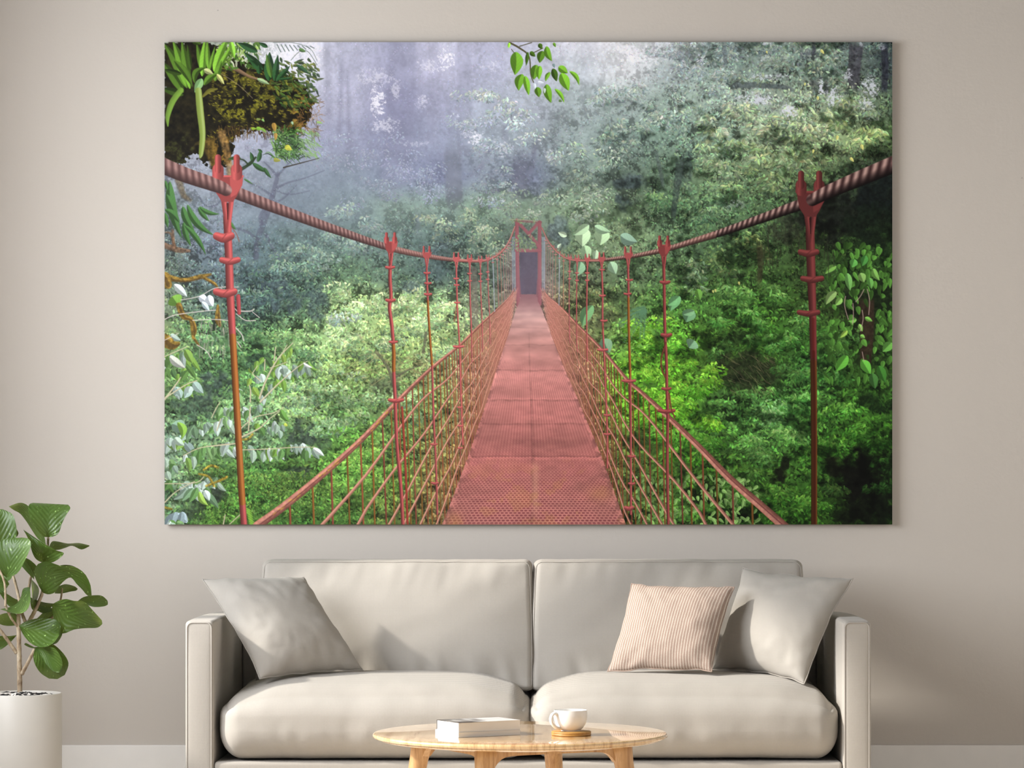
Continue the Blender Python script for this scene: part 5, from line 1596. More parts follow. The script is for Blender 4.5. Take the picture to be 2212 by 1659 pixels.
for b_, t_, w_, c_, be in [((676, 968), (700, 985), 12, C3(196, 208, 200), 0.0), ((606, 884), (626, 912), 14, C3(92, 140, 60), 0.1), ((372, 915), (400, 935), 30, C3(120, 152, 128), -0.1), ((384, 912), (392, 948), 18, C3(122, 168, 60), -0.2), ((378, 945), (398, 962), 16, C3(168, 190, 170), 0.1), ((430, 1062), (450, 1092), 14, C3(140, 178, 72), 0.15), ((376, 614), (404, 641), 17, C3(186, 198, 194), 0.0), ((372, 640), (386, 660), 34, C3(104, 152, 52), 0.0), ((430, 640), (448, 652), 18, C3(206, 214, 224), 0), ((450, 638), (460, 662), 20, C3(206, 216, 226), 0.1), ((436, 652), (452, 672), 12, C3(180, 200, 206), 0), ((366, 770), (400, 795), 18, C3(178, 182, 170), 0.05), ((400, 755), (416, 785), 18, C3(112, 150, 60), 0), ((368, 722), (390, 735), 14, C3(150, 172, 160), 0.1), ((666, 780), (688, 800), 8, C3(112, 156, 62), 0.2), ((655, 784), (675, 794), 7, C3(200, 206, 200), 0.1)]:
    blade(b_, t_, w_, c_, be)
put(617, 918, 9, 7, 0.5, C3(188, 200, 72), 0.95, 1)
# moss-hung dead branches
moss = vnoise(5, 3, 31)
for pts, w in [([(355, 598), (395, 605), (432, 598), (455, 592)], [16, 9, 10, 4]), ([(440, 600), (462, 612), (470, 622)], [7, 6, 4]), ([(386, 660), (395, 682), (412, 690), (418, 712), (416, 730)], [13, 13, 10, 14, 5]), ([(470, 660), (470, 690), (474, 702)], [5, 13, 8]), ([(418, 730), (428, 745)], [6, 5]), ([(355, 735), (372, 745), (385, 742)], [28, 22, 8]), ([(355, 600), (362, 615)], [26, 18])]:
    stroke(pts, w, C3(146, 112, 36), 0.95, 0.3, 1.2, spread=0.35 * moss)
    stroke([(x + 2, y + 3) for x, y in pts], [max(1.5, q * 0.35) for q in (w if hasattr(w, '__len__') else [w] * len(pts))], C3(78, 56, 28), 0.7, 0, 1.0)
for pts, w in [([(355, 690), (380, 680), (440, 672), (465, 670)], 2), ([(390, 648), (430, 640), (466, 622), (514, 620)], 1.8), ([(416, 692), (460, 690), (492, 692)], 2), ([(512, 672), (540, 672), (548, 668)], 2.5), ([(510, 678), (530, 692), (552, 692)], 2), ([(545, 674), (560, 686)], 1.6), ([(500, 700), (520, 720), (526, 736)], 2.5), ([(512, 738), (520, 750)], 2), ([(425, 745), (445, 758), (456, 775)], 2), ([(355, 735), (385, 720)], 1.5), ([(500, 660), (512, 672)], 2)]:
    stroke(pts, w, C3(198, 186, 180), 0.85)
for _ in range(60):
    x, y = rng.uniform(430, 500), rng.uniform(690, 760)
    stroke([(x, y), (x + rng.uniform(-2, 2), y + rng.uniform(6, 22))], 1.4, C3(176, 160, 150) * rng.uniform(0.8, 1.1), 0.5)
for pts, w in [([(355, 530), (385, 540), (408, 542)], [12, 12, 6]), ([(372, 498), (374, 520), (376, 534)], [6, 7, 8]), ([(355, 502), (368, 505), (376, 530)], [3, 5, 4])]:
    stroke(pts, w, C3(122, 88, 62), 0.8, 0.3, 1.4, spread=0.35 * moss)
for pts in [[(470, 1040), (490, 1030)], [(440, 1015), (455, 1006), (470, 1010)], [(355, 1096), (370, 1100)], [(445, 1050), (465, 1042), (488, 1032)], [(430, 1024), (450, 1030), (462, 1050)], [(520, 950), (535, 948), (545, 938)]]:
    stroke(pts, [5] * len(pts), C3(170, 144, 44), 0.85, 0.3, 1.0, spread=0.4 * moss)
# fern beside the near post
for k in range(16):
    y = 1100 + k * 2.4
    put(536 + k * 0.6, y, 17, 3.2, 0.55, C3(120, 172, 56), 0.9)
    put(524 + k * 0.2, y + 3, 9, 3, 2.7, C3(104, 156, 50), 0.9)

# ---- air plants on the mossy bough, top left
fray = vnoise(7, 3, 41) * 9
body = polymask([(350, 88), (440, 88), (520, 120), (590, 150), (640, 170), (668, 196), (676, 235), (664, 270), (640, 290), (600, 284), (560, 282), (520, 286), (504, 310), (498, 345), (480, 365), (440, 352), (420, 330), (400, 352), (350, 365)], 1.5, fray)
mo = vnoise(10, 4, 42)
bodycol = C3(30, 26, 12) * (1 + 0.5 * mo)[..., None]
over(body * 0.98, np.clip(bodycol, 0, 1))
patch = sstep(-0.1, 0.55, mo + 0.35 * vnoise(4, 2, 43)) * body
for cx, cy, rx, ry, c_, s_ in [(500, 170, 50, 26, C3(112, 106, 22), 0.8), (560, 205, 70, 36, C3(104, 104, 22), 0.75), (620, 220, 44, 40, C3(116, 104, 24), 0.75), (510, 235, 46, 30, C3(116, 112, 18), 0.85), (650, 250, 26, 40, C3(140, 104, 36), 0.85), (620, 290, 40, 20, C3(132, 92, 34), 0.85), (480, 320, 26, 44, C3(128, 92, 26), 0.85), (390, 320, 40, 40, C3(52, 58, 22), 0.7), (440, 300, 30, 30, C3(70, 56, 18), 0.6)]:
    d = ((XX - cx) / rx) ** 2 + ((YY - cy) / ry) ** 2
    over((patch * np.clip(1.3 - d, 0, 1) * s_).astype(np.float32), c_ * (1 + 0.35 * fine)[..., None])
for _ in range(900):
    x, y = rng.uniform(450, 680), rng.uniform(140, 300)
    if body[int(y - OY), int(x - OX)] < 0.5:
        continue
    t = mo[int(y - OY), int(x - OX)]
    if t < -0.05:
        continue
    put(x, y, rng.uniform(4, 9), 1.8, rng.uniform(-0.4, 0.9), C3(140, 132, 26) * rng.uniform(0.5, 1.15), 0.8)
# hanging fringe
for _ in range(260):
    x = rng.uniform(470, 690)
    y = 284 + rng.uniform(-14, 8) if x < 640 else rng.uniform(240, 300)
    stroke([(x, y), (x + rng.uniform(-3, 5), y + rng.uniform(4, 16))], 1.2, C3(92, 66, 30) * rng.uniform(0.4, 1.3), 0.8)
for _ in range(140):
    x, y = rng.uniform(640, 690), rng.uniform(210, 290)
    stroke([(x, y), (x + rng.uniform(-4, 14), y + rng.uniform(-8, 10))], 1.1, C3(150, 104, 46) * rng.uniform(0.5, 1.2), 0.75)
stroke([(478, 290), (490, 330), (498, 380)], [18, 14, 16], C3(150, 112, 58), 0.75, 0.3, 2.5, spread=0.4 * moss)
stroke([(450, 310), (462, 350), (470, 380)], [26, 20, 14], C3(110, 84, 26), 0.8, 0.3, 2.5, spread=0.4 * moss)
stroke([(476, 136), (510, 150), (540, 166), (575, 176)], [9, 9, 6, 4], C3(146, 112, 80), 0.9, 0.4, 0.8)
stroke([(470, 155), (510, 180), (545, 212)], 1.6, C3(120, 104, 80), 0.8)
# light foliage above the bough
for _ in range(160):
    x, y = rng.uniform(470, 560), rng.uniform(92, 150)
    put(x, y, rng.uniform(9, 20), rng.uniform(3, 6), rng.uniform(0, 3.1), [C3(96, 140, 40), C3(150, 186, 76), C3(60, 100, 30), C3(196, 204, 170)][rng.randint(4)] * rng.uniform(0.75, 1.1), 0.9)
for _ in range(230):
    x, y = rng.uniform(590, 690), rng.uniform(130, 240)
    if math.hypot((x - 640) / 50, (y - 175) / 60) > 1.1:
        continue
    put(x, y, rng.uniform(9, 22), rng.uniform(3, 6), rng.uniform(-0.4, 1.4), [C3(70, 104, 34), C3(118, 128, 34), C3(40, 66, 28), C3(96, 122, 50)][rng.randint(4)] * rng.uniform(0.6, 1.1), 0.92)
BRO = C3(96, 146, 34)
for b_, t_, w_, k_, be in [((396, 205), (345, 190), 20, 0.50, 0.0), ((396, 200), (346, 130), 26, 0.62, 0.03), ((404, 190), (352, 92), 30, 0.80, 0.05), ((402, 186), (372, 86), 26, 0.95, 0.03), ((408, 180), (392, 86), 22, 0.78, 0.0), ((410, 192), (384, 132), 18, 0.95, 0.1), ((440, 160), (424, 92), 18, 0.72, 0.0), ((436, 165), (442, 84), 20, 1.05, 0.0), ((450, 150), (447, 86), 14, 1.12, 0.0),
                           ((462, 155), (490, 84), 24, 1.05, -0.03), ((470, 150), (504, 92), 14, 1.2, 0.0), ((452, 152), (464, 100), 10, 1.0, 0.0), ((464, 175), (478, 130), 18, 0.98, 0.0), ((420, 180), (446, 146), 18, 0.80, -0.28), ((440, 184), (474, 158), 18, 0.80, -0.12), ((498, 88), (506, 126), 16, 1.2, 0), ((376, 130), (416, 188), 17, 0.80, -0.05), ((392, 160), (352, 150), 14, 0.42, 0.0), ((412, 150), (404, 96), 12, 0.6, 0.0), ((414, 88), (434, 96), 14, 0.55, 0.0)]:
    blade(b_, t_, w_ * 0.8, BRO * k_ * rng.uniform(0.82, 1.12), be, 0.70, 1.18, soft=1.0)
blade((436, 170), (420, 200), 17, C3(120, 168, 100), 0.0, 0.85, 1.1)
blade((440, 150), (460, 160), 12, C3(168, 176, 110), 0.0)
blade((468, 160), (484, 182), 10, C3(182, 186, 104), 0.0)
stroke([(428, 196), (432, 240), (437, 290), (434, 330), (432, 340)], [14, 15, 13, 10, 4], C3(136, 160, 60), 0.98, 0.15, 0.8, light=C3(166, 184, 106))
stroke([(390, 195), (372, 220), (362, 250), (362, 272)], [12, 13, 10, 3], C3(116, 160, 48), 0.95, 0.2, 0.9)
stroke([(468, 192), (452, 196), (438, 208)], [4, 9, 5], C3(120, 116, 34), 0.9, 0.2, 0.8)
# dark strap leaves against the light
for b_, t_, w_ in [((580, 175), (582, 112), 22), ((592, 175), (600, 118), 14), ((596, 176), (626, 142), 12), ((568, 150), (526, 112), 16), ((562, 150), (540, 130), 14), ((556, 112), (512, 92), 16), ((578, 102), (558, 92), 9), ((600, 172), (634, 168), 6), ((640, 140), (668, 160), 9), ((560, 160), (558, 140), 12)]:
    blade(b_, t_, w_, C3(34, 72, 34), 0.0, 0.7, 1.25)
blade((585, 168), (575, 116), 12, C3(70, 110, 34), 0.0)
blade((555, 170), (582, 182), 9, C3(140, 170, 116), 0.0)
for k in range(9):
    x = 598 + k * 9
    stroke([(x, 96 + k * 0.5), (x + 8, 112 - k * 1.0)], 2.2, C3(76, 96, 88), 0.8)
stroke([(590, 92), (630, 92), (668, 104), (684, 130)], 1.5, C3(88, 104, 92), 0.7)
stroke([(628, 130), (646, 112), (665, 112), (684, 140)], 1.4, C3(66, 86, 66), 0.8)
blade((645, 106), (660, 112), 8, C3(70, 112, 44), 0)
# grassy tuft under the bough
for _ in range(240):
    bx, by = 618 + rng.uniform(-26, 26), 320 + rng.uniform(-34, 26)
    a = rng.uniform(-2.6, 0.4)
    l = rng.uniform(14, 34)
    stroke([(bx, by), (bx + l * 0.6 * math.cos(a), by + l * 0.6 * math.sin(a)), (bx + l * math.cos(a) * 1.05, by + l * math.sin(a) + 10)], [2.2, 2.2, 0.8], [C3(70, 118, 46), C3(46, 82, 30), C3(104, 150, 66), C3(30, 48, 22)][rng.randint(4)] * rng.uniform(0.75, 1.15), 0.85)
for _ in range(60):
    x, y = rng.uniform(650, 690), rng.uniform(285, 340)
    a = rng.uniform(0.2, 1.6)
    put(x, y, rng.uniform(10, 22), 2.4, a, C3(124, 172, 86) * rng.uniform(0.75, 1.1), 0.8)
for x, y, L, Wd, a, c_ in [(623, 320, 16, 12, 0.6, C3(190, 190, 40)), (598, 346, 16, 9, 0.2, C3(140, 140, 40)), (618, 318, 10, 8, 2.2, C3(176, 180, 36)), (592, 275, 20, 10, 1.35, C3(170, 130, 50)), (595, 295, 16, 8, 1.5, C3(176, 130, 48)), (560, 278, 14, 8, 0.1, C3(120, 176, 46)), (548, 278, 12, 6, 0.0, C3(130, 170, 40)), (570, 282, 14, 6, 0.7, C3(110, 160, 50)), (558, 258, 10, 6, 0.0, C3(120, 140, 60)), (568, 260, 8, 5, 0.8, C3(130, 180, 90)), (631, 266, 8, 5, 1.3, C3(150, 190, 150)), (690, 265, 14, 5, 0.1, C3(130, 180, 70))]:
    put(x, y, L, Wd, a, c_, 0.95, 1)
stroke([(688, 342), (650, 352), (612, 362)], [1.5, 2.5, 3], C3(44, 36, 22), 0.9)
for b_, t_, w_ in [((545, 350), (540, 328), 9), ((556, 350), (562, 322), 10), ((530, 360), (552, 340), 8), ((545, 352), (580, 372), 11), ((570, 362), (586, 385), 8), ((520, 342), (492, 344), 9), ((566, 330), (556, 322), 6)]:
    blade(b_, t_, w_, C3(44, 82, 38), 0.05)
stroke([(520, 366), (536, 356), (552, 340)], [8, 6, 4], C3(34, 50, 24), 0.9)
stroke([(536, 356), (524, 345), (500, 343)], [4, 3, 2], C3(34, 50, 24), 0.9)
for b_, t_, w_, be in [((366, 392), (392, 514), 22, 0.06), ((360, 420), (382, 470), 14, 0.0), ((356, 452), (388, 482), 14, -0.1), ((394, 446), (420, 500), 16, 0.08), ((396, 480), (412, 532), 13, 0.05), ((398, 486), (444, 550), 12, -0.06), ((404, 442), (462, 508), 16, 0.12), ((428, 448), (452, 478), 11, 0.05), ((430, 446), (474, 462), 10, 0.12), ((356, 390), (362, 412), 8, 0.0), ((356, 460), (362, 492), 10, 0.0), ((495, 476), (510, 496), 8, 0.1), ((526, 386), (546, 398), 4, 0.0)]:
    blade(b_, t_, w_, C3(56, 100, 44), be, 0.72, 1.2, soft=0.9)
stroke([(385, 388), (395, 420), (410, 432)], [16, 12, 8], C3(104, 82, 48), 0.6, 0.3, 2.5, spread=0.4 * moss)
stroke([(496, 486), (510, 505), (516, 522)], 2.2, C3(130, 84, 70), 0.85)

# ---- sprig hanging into the picture at the top
SPR = C3(92, 148, 26)
for pts, w in [([(1100, 92), (1122, 104), (1142, 122), (1146, 160), (1152, 178)], [4, 4, 3, 2.5, 2]), ([(1122, 100), (1148, 92)], 2), ([(1150, 115), (1172, 104)], 2), ([(1110, 114), (1104, 106)], 1.5)]:
    stroke(pts, w, C3(70, 66, 40), 0.95)
for b_, t_, w_, k_, be in [((1114, 112), (1112, 162), 28, 1.0, -0.05), ((1128, 160), (1120, 196), 20, 0.95, 0.1), ((1134, 164), (1142, 206), 14, 1.1, 0.0), ((1158, 140), (1152, 172), 20, 0.9, 0.0), ((1166, 142), (1164, 172), 14, 1.1, 0.05), ((1172, 110), (1165, 136), 17, 0.75, 0.05), ((1180, 100), (1192, 132), 15, 0.95, 0.1), ((1206, 144), (1226, 158), 16, 1.05, 0.0), ((1212, 158), (1228, 196), 22, 1.1, 0.0), ((1230, 154), (1250, 184), 10, 1.05, -0.15),
                           ((1180, 182), (1190, 222), 18, 0.95, 0.05), ((1198, 192), (1218, 222), 9, 1.1, -0.1), ((1160, 188), (1164, 210), 15, 0.85, 0.0), ((1188, 156), (1178, 176), 9, 1.0, 0.1), ((1140, 112), (1136, 142), 8, 0.6, 0.0), ((1164, 94), (1170, 106), 10, 0.6, 0.0), ((1195, 92), (1200, 102), 6, 0.9, 0.0), ((1194, 148), (1202, 176), 14, 0.55, 0.0), ((1100, 92), (1098, 104), 6, 1.5, 0.0), ((1144, 112), (1156, 122), 10, 0.6, 0)]:
    blade(b_, t_, w_, SPR * k_, be, 0.72, 1.12)
for x, y, L, Wd, a, c_ in [(1155, 186, 12, 6, 1.4, C3(196, 206, 214)), (1176, 196, 12, 5, 1.5, C3(190, 200, 208)), (1168, 178, 14, 6, 0.2, C3(196, 204, 212)), (1210, 218, 8, 6, 0.3, C3(70, 100, 40)), (1196, 142, 10, 6, 1.2, C3(96, 122, 122))]:
    put(x, y, L, Wd, a, c_, 0.85, 1)

# the print is lighter and softer towards its top, where the air is full of light
IMG *= (1.03 + 0.15 * sstep(620, 360, YY) * sstep(650, 1050, XX) + 0.09 * sstep(1180, 1450, XX) * (YY > 0))[..., None]  # right side painted lighter to offset the room light falling off there
lum = (IMG @ np.array([0.3, 0.59, 0.11], np.float32))[..., None]
IMG += (lum - IMG) * (0.10 + 0.06 * sstep(1100, 700, YY))[..., None]
# ---- fog drifting over everything far
veil = np.clip(FOG * 0.30 * (1 - 0.55 * sstep(940, 1040, XX) * sstep(1450, 1250, XX)) + 0.05 * vnoise(160, 2, 51) * FOG, 0, 0.6) * sstep(720, 480, YY)
veil = veil * (1 - body)
veil[:, :] = np.where((XX > 1085) & (XX < 1255) & (YY < 228), veil * 0.15, veil)
veil = veil * (0.25 + 0.75 * sstep(560, 780, XX))
over(veil.astype(np.float32), C3(166, 168, 190))

# ------------------------------------------------------------------ the bridge
RED = C3(176, 74, 76)
# far gate and the dark path behind it
gl, gr = 1117.5, 1165.0
over(polymask([(1122, 544), (1161, 544), (1161, 636), (1122, 636)], 2.0) * 0.9, C3(74, 68, 86) * (1 + 0.12 * midn)[..., None])
over((np.exp(-((XX - 1142) / 18) ** 2 - ((YY - 612) / 24) ** 2) * 0.45).astype(np.float32), C3(62, 50, 62))
# pale cables by the gate
for x in (1106, 1109, 1112, 1171, 1174, 1176):
    stroke([(x, 512), (x + (1 if x < 1140 else 0), 628)], 1.6, C3(164, 172, 192), 0.75)
GATE = C3(150, 84, 92)
stroke([(1116, 476), (1117, 560), (1119, 660)], [8, 8, 8.5], GATE, 0.92, 0.12, 0.8)
stroke([(1165, 480), (1165, 560), (1165, 656)], [8, 8, 9], GATE, 0.92, 0.12, 0.8)
stroke([(1112, 477), (1168, 480)], 5, C3(128, 84, 86), 0.7)
stroke([(1115, 541), (1166, 541)], 7.5, GATE, 0.9, 0.1, 0.8)
stroke([(1122, 484), (1142, 506), (1158, 524), (1164, 536)], 7, GATE, 0.85, 0.1, 0.8, curve=False)
stroke([(1160, 484), (1144, 502)], 7, GATE, 0.85, 0.1, 0.8)
for _ in range(90):
    x, y = rng.choice([1112, 1120, 1130, 1150]) + rng.uniform(-8, 8), rng.choice([478, 515, 528, 536]) + rng.uniform(-7, 7)
    put(x, y, 6, 3, rng.uniform(0, 3), C3(122, 148, 104) * rng.uniform(0.8, 1.15), 0.8)
stroke([(1100, 474), (1130, 475), (1160, 478)], 1.5, C3(166, 160, 140), 0.8)

# deck
deckpts = [(1123, 636), (1160, 636), (1161, 650), (1170, 668), (1187, 714), (1204, 757), (1221, 800), (1248, 862), (1272, 920), (1301, 990), (1328, 1066), (1354, 1140), (952, 1140), (982, 1062), (1009, 990), (1033, 920), (1052, 862), (1071, 800), (1085, 757), (1100, 714), (1114, 668), (1123, 650)]
deck = polymask(deckpts, 0.7)
yv = np.clip(YY - 640, 4, None)
lx = np.interp(YY[:, 0], [p[1] for p in deckpts[::-1][:11]], [p[0] for p in deckpts[::-1][:11]])
rx_ = np.interp(YY[:, 0], [p[1] for p in deckpts[1:12]], [p[0] for p in deckpts[1:12]])
U = (XX - lx[:, None]) / np.maximum(rx_ - lx, 1)[:, None]
t = np.clip((YY - 640) / 493, 0, 1)
dcol = np.empty((GH, GW, 3), np.float32)
stops_t = [0, 0.03, 0.08, 0.2, 0.35, 0.5, 0.7, 0.86, 1.0]
stops_c = np.array([(132, 88, 92), (152, 108, 108), (198, 154, 148), (200, 144, 136), (196, 134, 126), (188, 122, 115), (184, 117, 109), (190, 124, 114), (194, 128, 117)], np.float32) / 255
for ch in range(3):
    dcol[..., ch] = np.interp(t, stops_t, stops_c[:, ch])
row = 41900.0 / yv
rowsp = yv ** 2 / 41900.0
cols_n = 41
par = np.floor(row) % 2
ph_u = np.abs(((U * cols_n + 0.5 * par) % 1) - 0.5) * 2
ph_r = np.abs((row % 1) - 0.5) * 2
hole = np.clip((0.90 - np.hypot(ph_u * 0.95, ph_r * 1.05)) * 3.2, 0, 1)
colw = (rx_ - lx)[:, None] / cols_n
vis = sstep(1.6, 4.2, rowsp)
lines = np.clip(0.9 - np.abs(((U * cols_n) % 1) - 0.5) * 2.6, 0, 1) * sstep(1.6, 3.0, colw)
holed = hole * vis + lines * 0.62 * (1 - vis)
edge = sstep(0.0, 0.05, U) * sstep(0.0, 0.05, 1 - U)
mottle = vnoise(40, 3, 61, 1.6)
holecol = C3(96, 36, 48) * (1 + 0.25 * mottle)[..., None]
dd = dcol * (1 + 0.07 * mottle + 0.05 * vnoise(9, 2, 62, 2.5))[..., None]
strength = (0.72 * vis + 0.55 * (1 - vis)) * (0.35 + 0.65 * edge) * sstep(690, 800, YY) * (0.82 + 0.3 * mottle)
m = np.clip(holed * strength, 0, 0.85)[..., None]
dd = dd * (1 - m) + holecol * m
# cross ripples far off, joints between the plates
rip = np.sin(26 * np.log(yv + 20) + 0.6 * np.sin(XX * 0.05)) * sstep(940, 760, YY) * sstep(655, 690, YY)
dd *= (1 - 0.05 * rip)[..., None]
for yj, th, tone in [(990, 3.0, 1.16), (986, 1.6, 0.80), (916, 2, 0.84), (865, 1.8, 0.85), (861, 1.8, 1.08), (800, 1.6, 0.82), (745, 1.3, 0.88), (708, 1.2, 0.9), (1072, 2.5, 1.06), (1110, 1.6, 1.05), (955, 8, 0.93)]:
    w = np.exp(-((YY - yj - 1.5 * midn) / th) ** 2) * (0.75 + 0.4 * holes)
    dd *= (1 + (tone - 1) * w)[..., None]
seam = np.exp(-((U - 0.485) / 0.012) ** 2)
dd *= (1 - 0.16 * seam * sstep(690, 760, YY) * (0.6 + 0.6 * holes))[..., None]
pale = np.exp(-((XX - 1156) / 8) ** 2) * sstep(990, 1010, YY) * sstep(1140, 1080, YY)
dd = dd * (1 - 0.35 * pale[..., None]) + C3(206, 160, 128) * 0.35 * pale[..., None]
dark_patch = np.exp(-((XX - 1150) / 110) ** 2 - ((YY - 950) / 26) ** 2)
dd *= (1 - 0.10 * dark_patch)[..., None]
stain = sstep(0.15, 0.6, mottle + 0.4 * holes) * sstep(960, 1060, YY) * 0.32 + np.exp(-((XX - 1296) / 26) ** 2 - ((YY - 1066) / 16) ** 2) * 0.42 + np.exp(-((XX - 980) / 18) ** 2 - ((YY - 1122) / 16) ** 2) * 0.45
dd = dd * (1 - stain[..., None] * 0.8) + C3(176, 132, 76) * stain[..., None] * 0.8
specks = sstep(1.28, 1.5, vnoise(3, 1, 63)) * (YY > 720) * (mottle > 0.15)
dd *= (1 - 0.12 * specks)[..., None]
# rough, chewed edges with rust flecks
ed = (np.exp(-(U / 0.035) ** 2) + np.exp(-((1 - U) / 0.035) ** 2))
dd *= (1 - 0.22 * ed * (holes > 0.1) * sstep(700, 800, YY))[..., None]
dd = dd * (1 + 0.10 * ed * (holes < -0.2))[..., None]
over(deck, np.clip(dd, 0, 1))
# side curbs of the far end
stroke([(1121, 600), (1124, 640)], 3, C3(126, 78, 84), 0.8)
stroke([(1161, 604), (1159, 640)], 3, C3(126, 78, 84), 0.8)

# parapets: rail and deck edge as seen from the near end, s grows towards the viewer
Lrail = np.array([(555, 1136), (615, 1092), (700, 1022), (780, 950), (862, 863), (930, 797), (990, 748), (1042, 697), (1080, 662), (1100, 641), (1112, 622)], np.float32)
Rrail = np.array([(1697, 1140), (1640, 1090), (1575, 1033), (1510, 966), (1435, 893), (1380, 843), (1355, 821), (1302, 757), (1247, 701), (1210, 662), (1184, 640), (1172, 622)], np.float32)
Lp, Rp = bez(Lrail, 12), bez(Rrail, 12)
VPX, VPY = 1142.0, 638.0
def railat(side, s):
    if side < 0:
        x = VPX - 199 * s
        xs_, ys_ = Lp[:, 0], Lp[:, 1]
        return x, (np.interp(x, xs_, ys_) if x >= xs_[0] else ys_[0] + (xs_[0] - x) * 0.86)
    x = VPX + 205 * s
    xs_, ys_ = Rp[::-1, 0], Rp[::-1, 1]
    return x, (np.interp(x, xs_, ys_) if x <= xs_[-1] else ys_[-1] + (x - xs_[-1]) * 0.86)
def deckat(side, s):
    y = VPY + 495 * s
    if s < 1.0:
        x = float(np.interp(y, YY[:, 0], lx if side < 0 else rx_))
        return x, y
    return (VPX - 188 * s if side < 0 else VPX + 212 * s), y
# uprights between the wires
for side in (-1, 1):
    d = 0.385
    k = 0
    while d < 6.0:
        s = 1 / d
        x0, y0 = railat(side, s)
        x1, y1 = deckat(side, s)
        lean = 6 if side < 0 else 5
        if y0 < 1136:
            w = min(4.6, 0.75 + 1.9 * s ** 0.8)
            al = 0.95 if s > 0.5 else 0.55
            shade_ = 0.92 if side < 0 else 0.80
            far_ = min(1.0, max(0.0, (0.9 - s) / 0.6))
            c_ = [C3(170, 92, 62), C3(160, 104, 50), C3(158, 80, 66), C3(150, 106, 52)][k % 4] * shade_ * (1 if k % 3 else 0.92)
            c_ = c_ * (1 - 0.7 * far_) + C3(194, 128, 114) * 0.7 * far_
            bow = 1.5 * math.sin(k * 2.3)
            if abs(x1 - x0) < 60 * s + 60:
                stroke([(x0, y0), ((x0 + x1) / 2 + bow, (y0 + y1) / 2), (x1, y1)], w, c_, al, 0.35, 0.5)
        d += 0.0405
        k += 1
# hazy meshes where the far parapets close up
for side in (-1, 1):
    pts = [railat(side, s) for s in np.linspace(0.12, 1.15, 14)] + [deckat(side, s) for s in np.linspace(1.15, 0.12, 14)]
    msk = polymask([(float(a), float(b)) for a, b in pts], 1.2)
    s_img = np.abs(XX - VPX) / 200
    a_ = np.clip(0.92 - 1.05 * s_img, 0.0, 0.70) * sstep(1000, 700, YY)
    colz = C3(198, 130, 116)
    over((msk * a_ * (0.88 + 0.25 * fine)).astype(np.float32), colz)
# wires along the parapets
for side in (-1, 1):
    for j, f in enumerate((0.144, 0.29, 0.44, 0.585, 0.745, 0.90)):
        ss = 1 / np.linspace(1 / 3.2, 1 / 0.13, 150)
        pts, ws = [], []
        for s in ss:
            xa, ya = railat(side, s)
            xb, yb = deckat(side, s)
            dpt = 1 / s
            wav = (math.sin(dpt * 6.2 + j * 1.7) * 0.018 + math.sin(dpt * 13 + j * 2.9) * 0.008) * (1.5 if side > 0 else 1.0) * (0 if dpt < 0.55 else 1)
            g = f + wav
            pts.append((xa + (xb - xa) * g, ya + (yb - ya) * g))
            ws.append(min(8.0, 0.8 + 3.1 * s))
        c_ = C3(204, 138, 118) if side < 0 else C3(190, 122, 108)
        stroke(pts, ws, c_, 0.96, 0.38, 0.5, curve=False, light=C3(226, 176, 146) if j > 1 or side > 0 else C3(220, 156, 140))
# hand rails: two strands, mossy
mossr = vnoise(6, 2, 71)
for side, P_ in ((-1, Lrail), (1, Rrail)):
    ws = [19, 17, 14.5, 12, 9, 7.2, 6, 4.6, 3.4, 2.4, 1.6] if side < 0 else [20, 18, 16, 13.5, 10.5, 8, 7.6, 6, 4.6, 3.4, 2.4, 1.6]
    stroke(P_, ws, C3(182, 116, 100), 1.0, 0.42, 0.6, light=C3(206, 148, 130), spread=0.10 * mossr)
    stroke(P_ + np.array([1.2, 0.6]) * (1 if side > 0 else 0.6), [w * 0.13 for w in ws], C3(104, 56, 58), 0.75, 0, 0.5)
    if side < 0:
        r2 = np.random.RandomState(5)
        for x in range(590, 860, 4):
            i = np.argmin(np.abs(Lp[:, 0] - x))
            if r2.uniform() < 0.55:
                put(Lp[i, 0] + r2.uniform(-3, 3), Lp[i, 1] + r2.uniform(-2, 3), r2.uniform(6, 14), r2.uniform(2, 3.5), -0.75, C3(200, 160, 66), 0.55)

# suspension cables, twisted strands
CABD, CABB = C3(72, 50, 50), C3(176, 138, 130)
Lc = [(345, 355), (400, 378), (480, 405), (560, 436), (640, 466), (720, 495), (843, 536), (921, 553), (985, 562), (1037, 564), (1064, 557), (1085, 542), (1100, 520), (1112, 490)]
Lw = [34, 32, 29, 25, 22, 19, 13.5, 10.5, 7.4, 5.6, 4.8, 4.2, 3.6, 3]
stroke(Lc, Lw, CABB, 1.0, 0.40, 0.9, twist=(0.5, C3(100, 72, 70), C3(166, 130, 124), -0.5))
Rc = [(1937, 352), (1860, 384), (1790, 414), (1745, 436), (1706, 450), (1608, 485), (1540, 508), (1478, 527), (1433, 540), (1380, 551), (1356, 555), (1299, 562), (1246, 562), (1222, 557), (1205, 546), (1192, 532), (1182, 518), (1170, 492)]
Rw = [36, 33, 29, 26, 23, 18, 15, 12, 11, 9, 8.4, 6.4, 5, 4.4, 4, 3.6, 3.2, 2.6]
stroke(Rc[::-1], Rw[::-1], CABB, 1.0, 0.80, 0.9, twist=(0.66, C3(66, 44, 44), C3(190, 156, 146), 0.55))
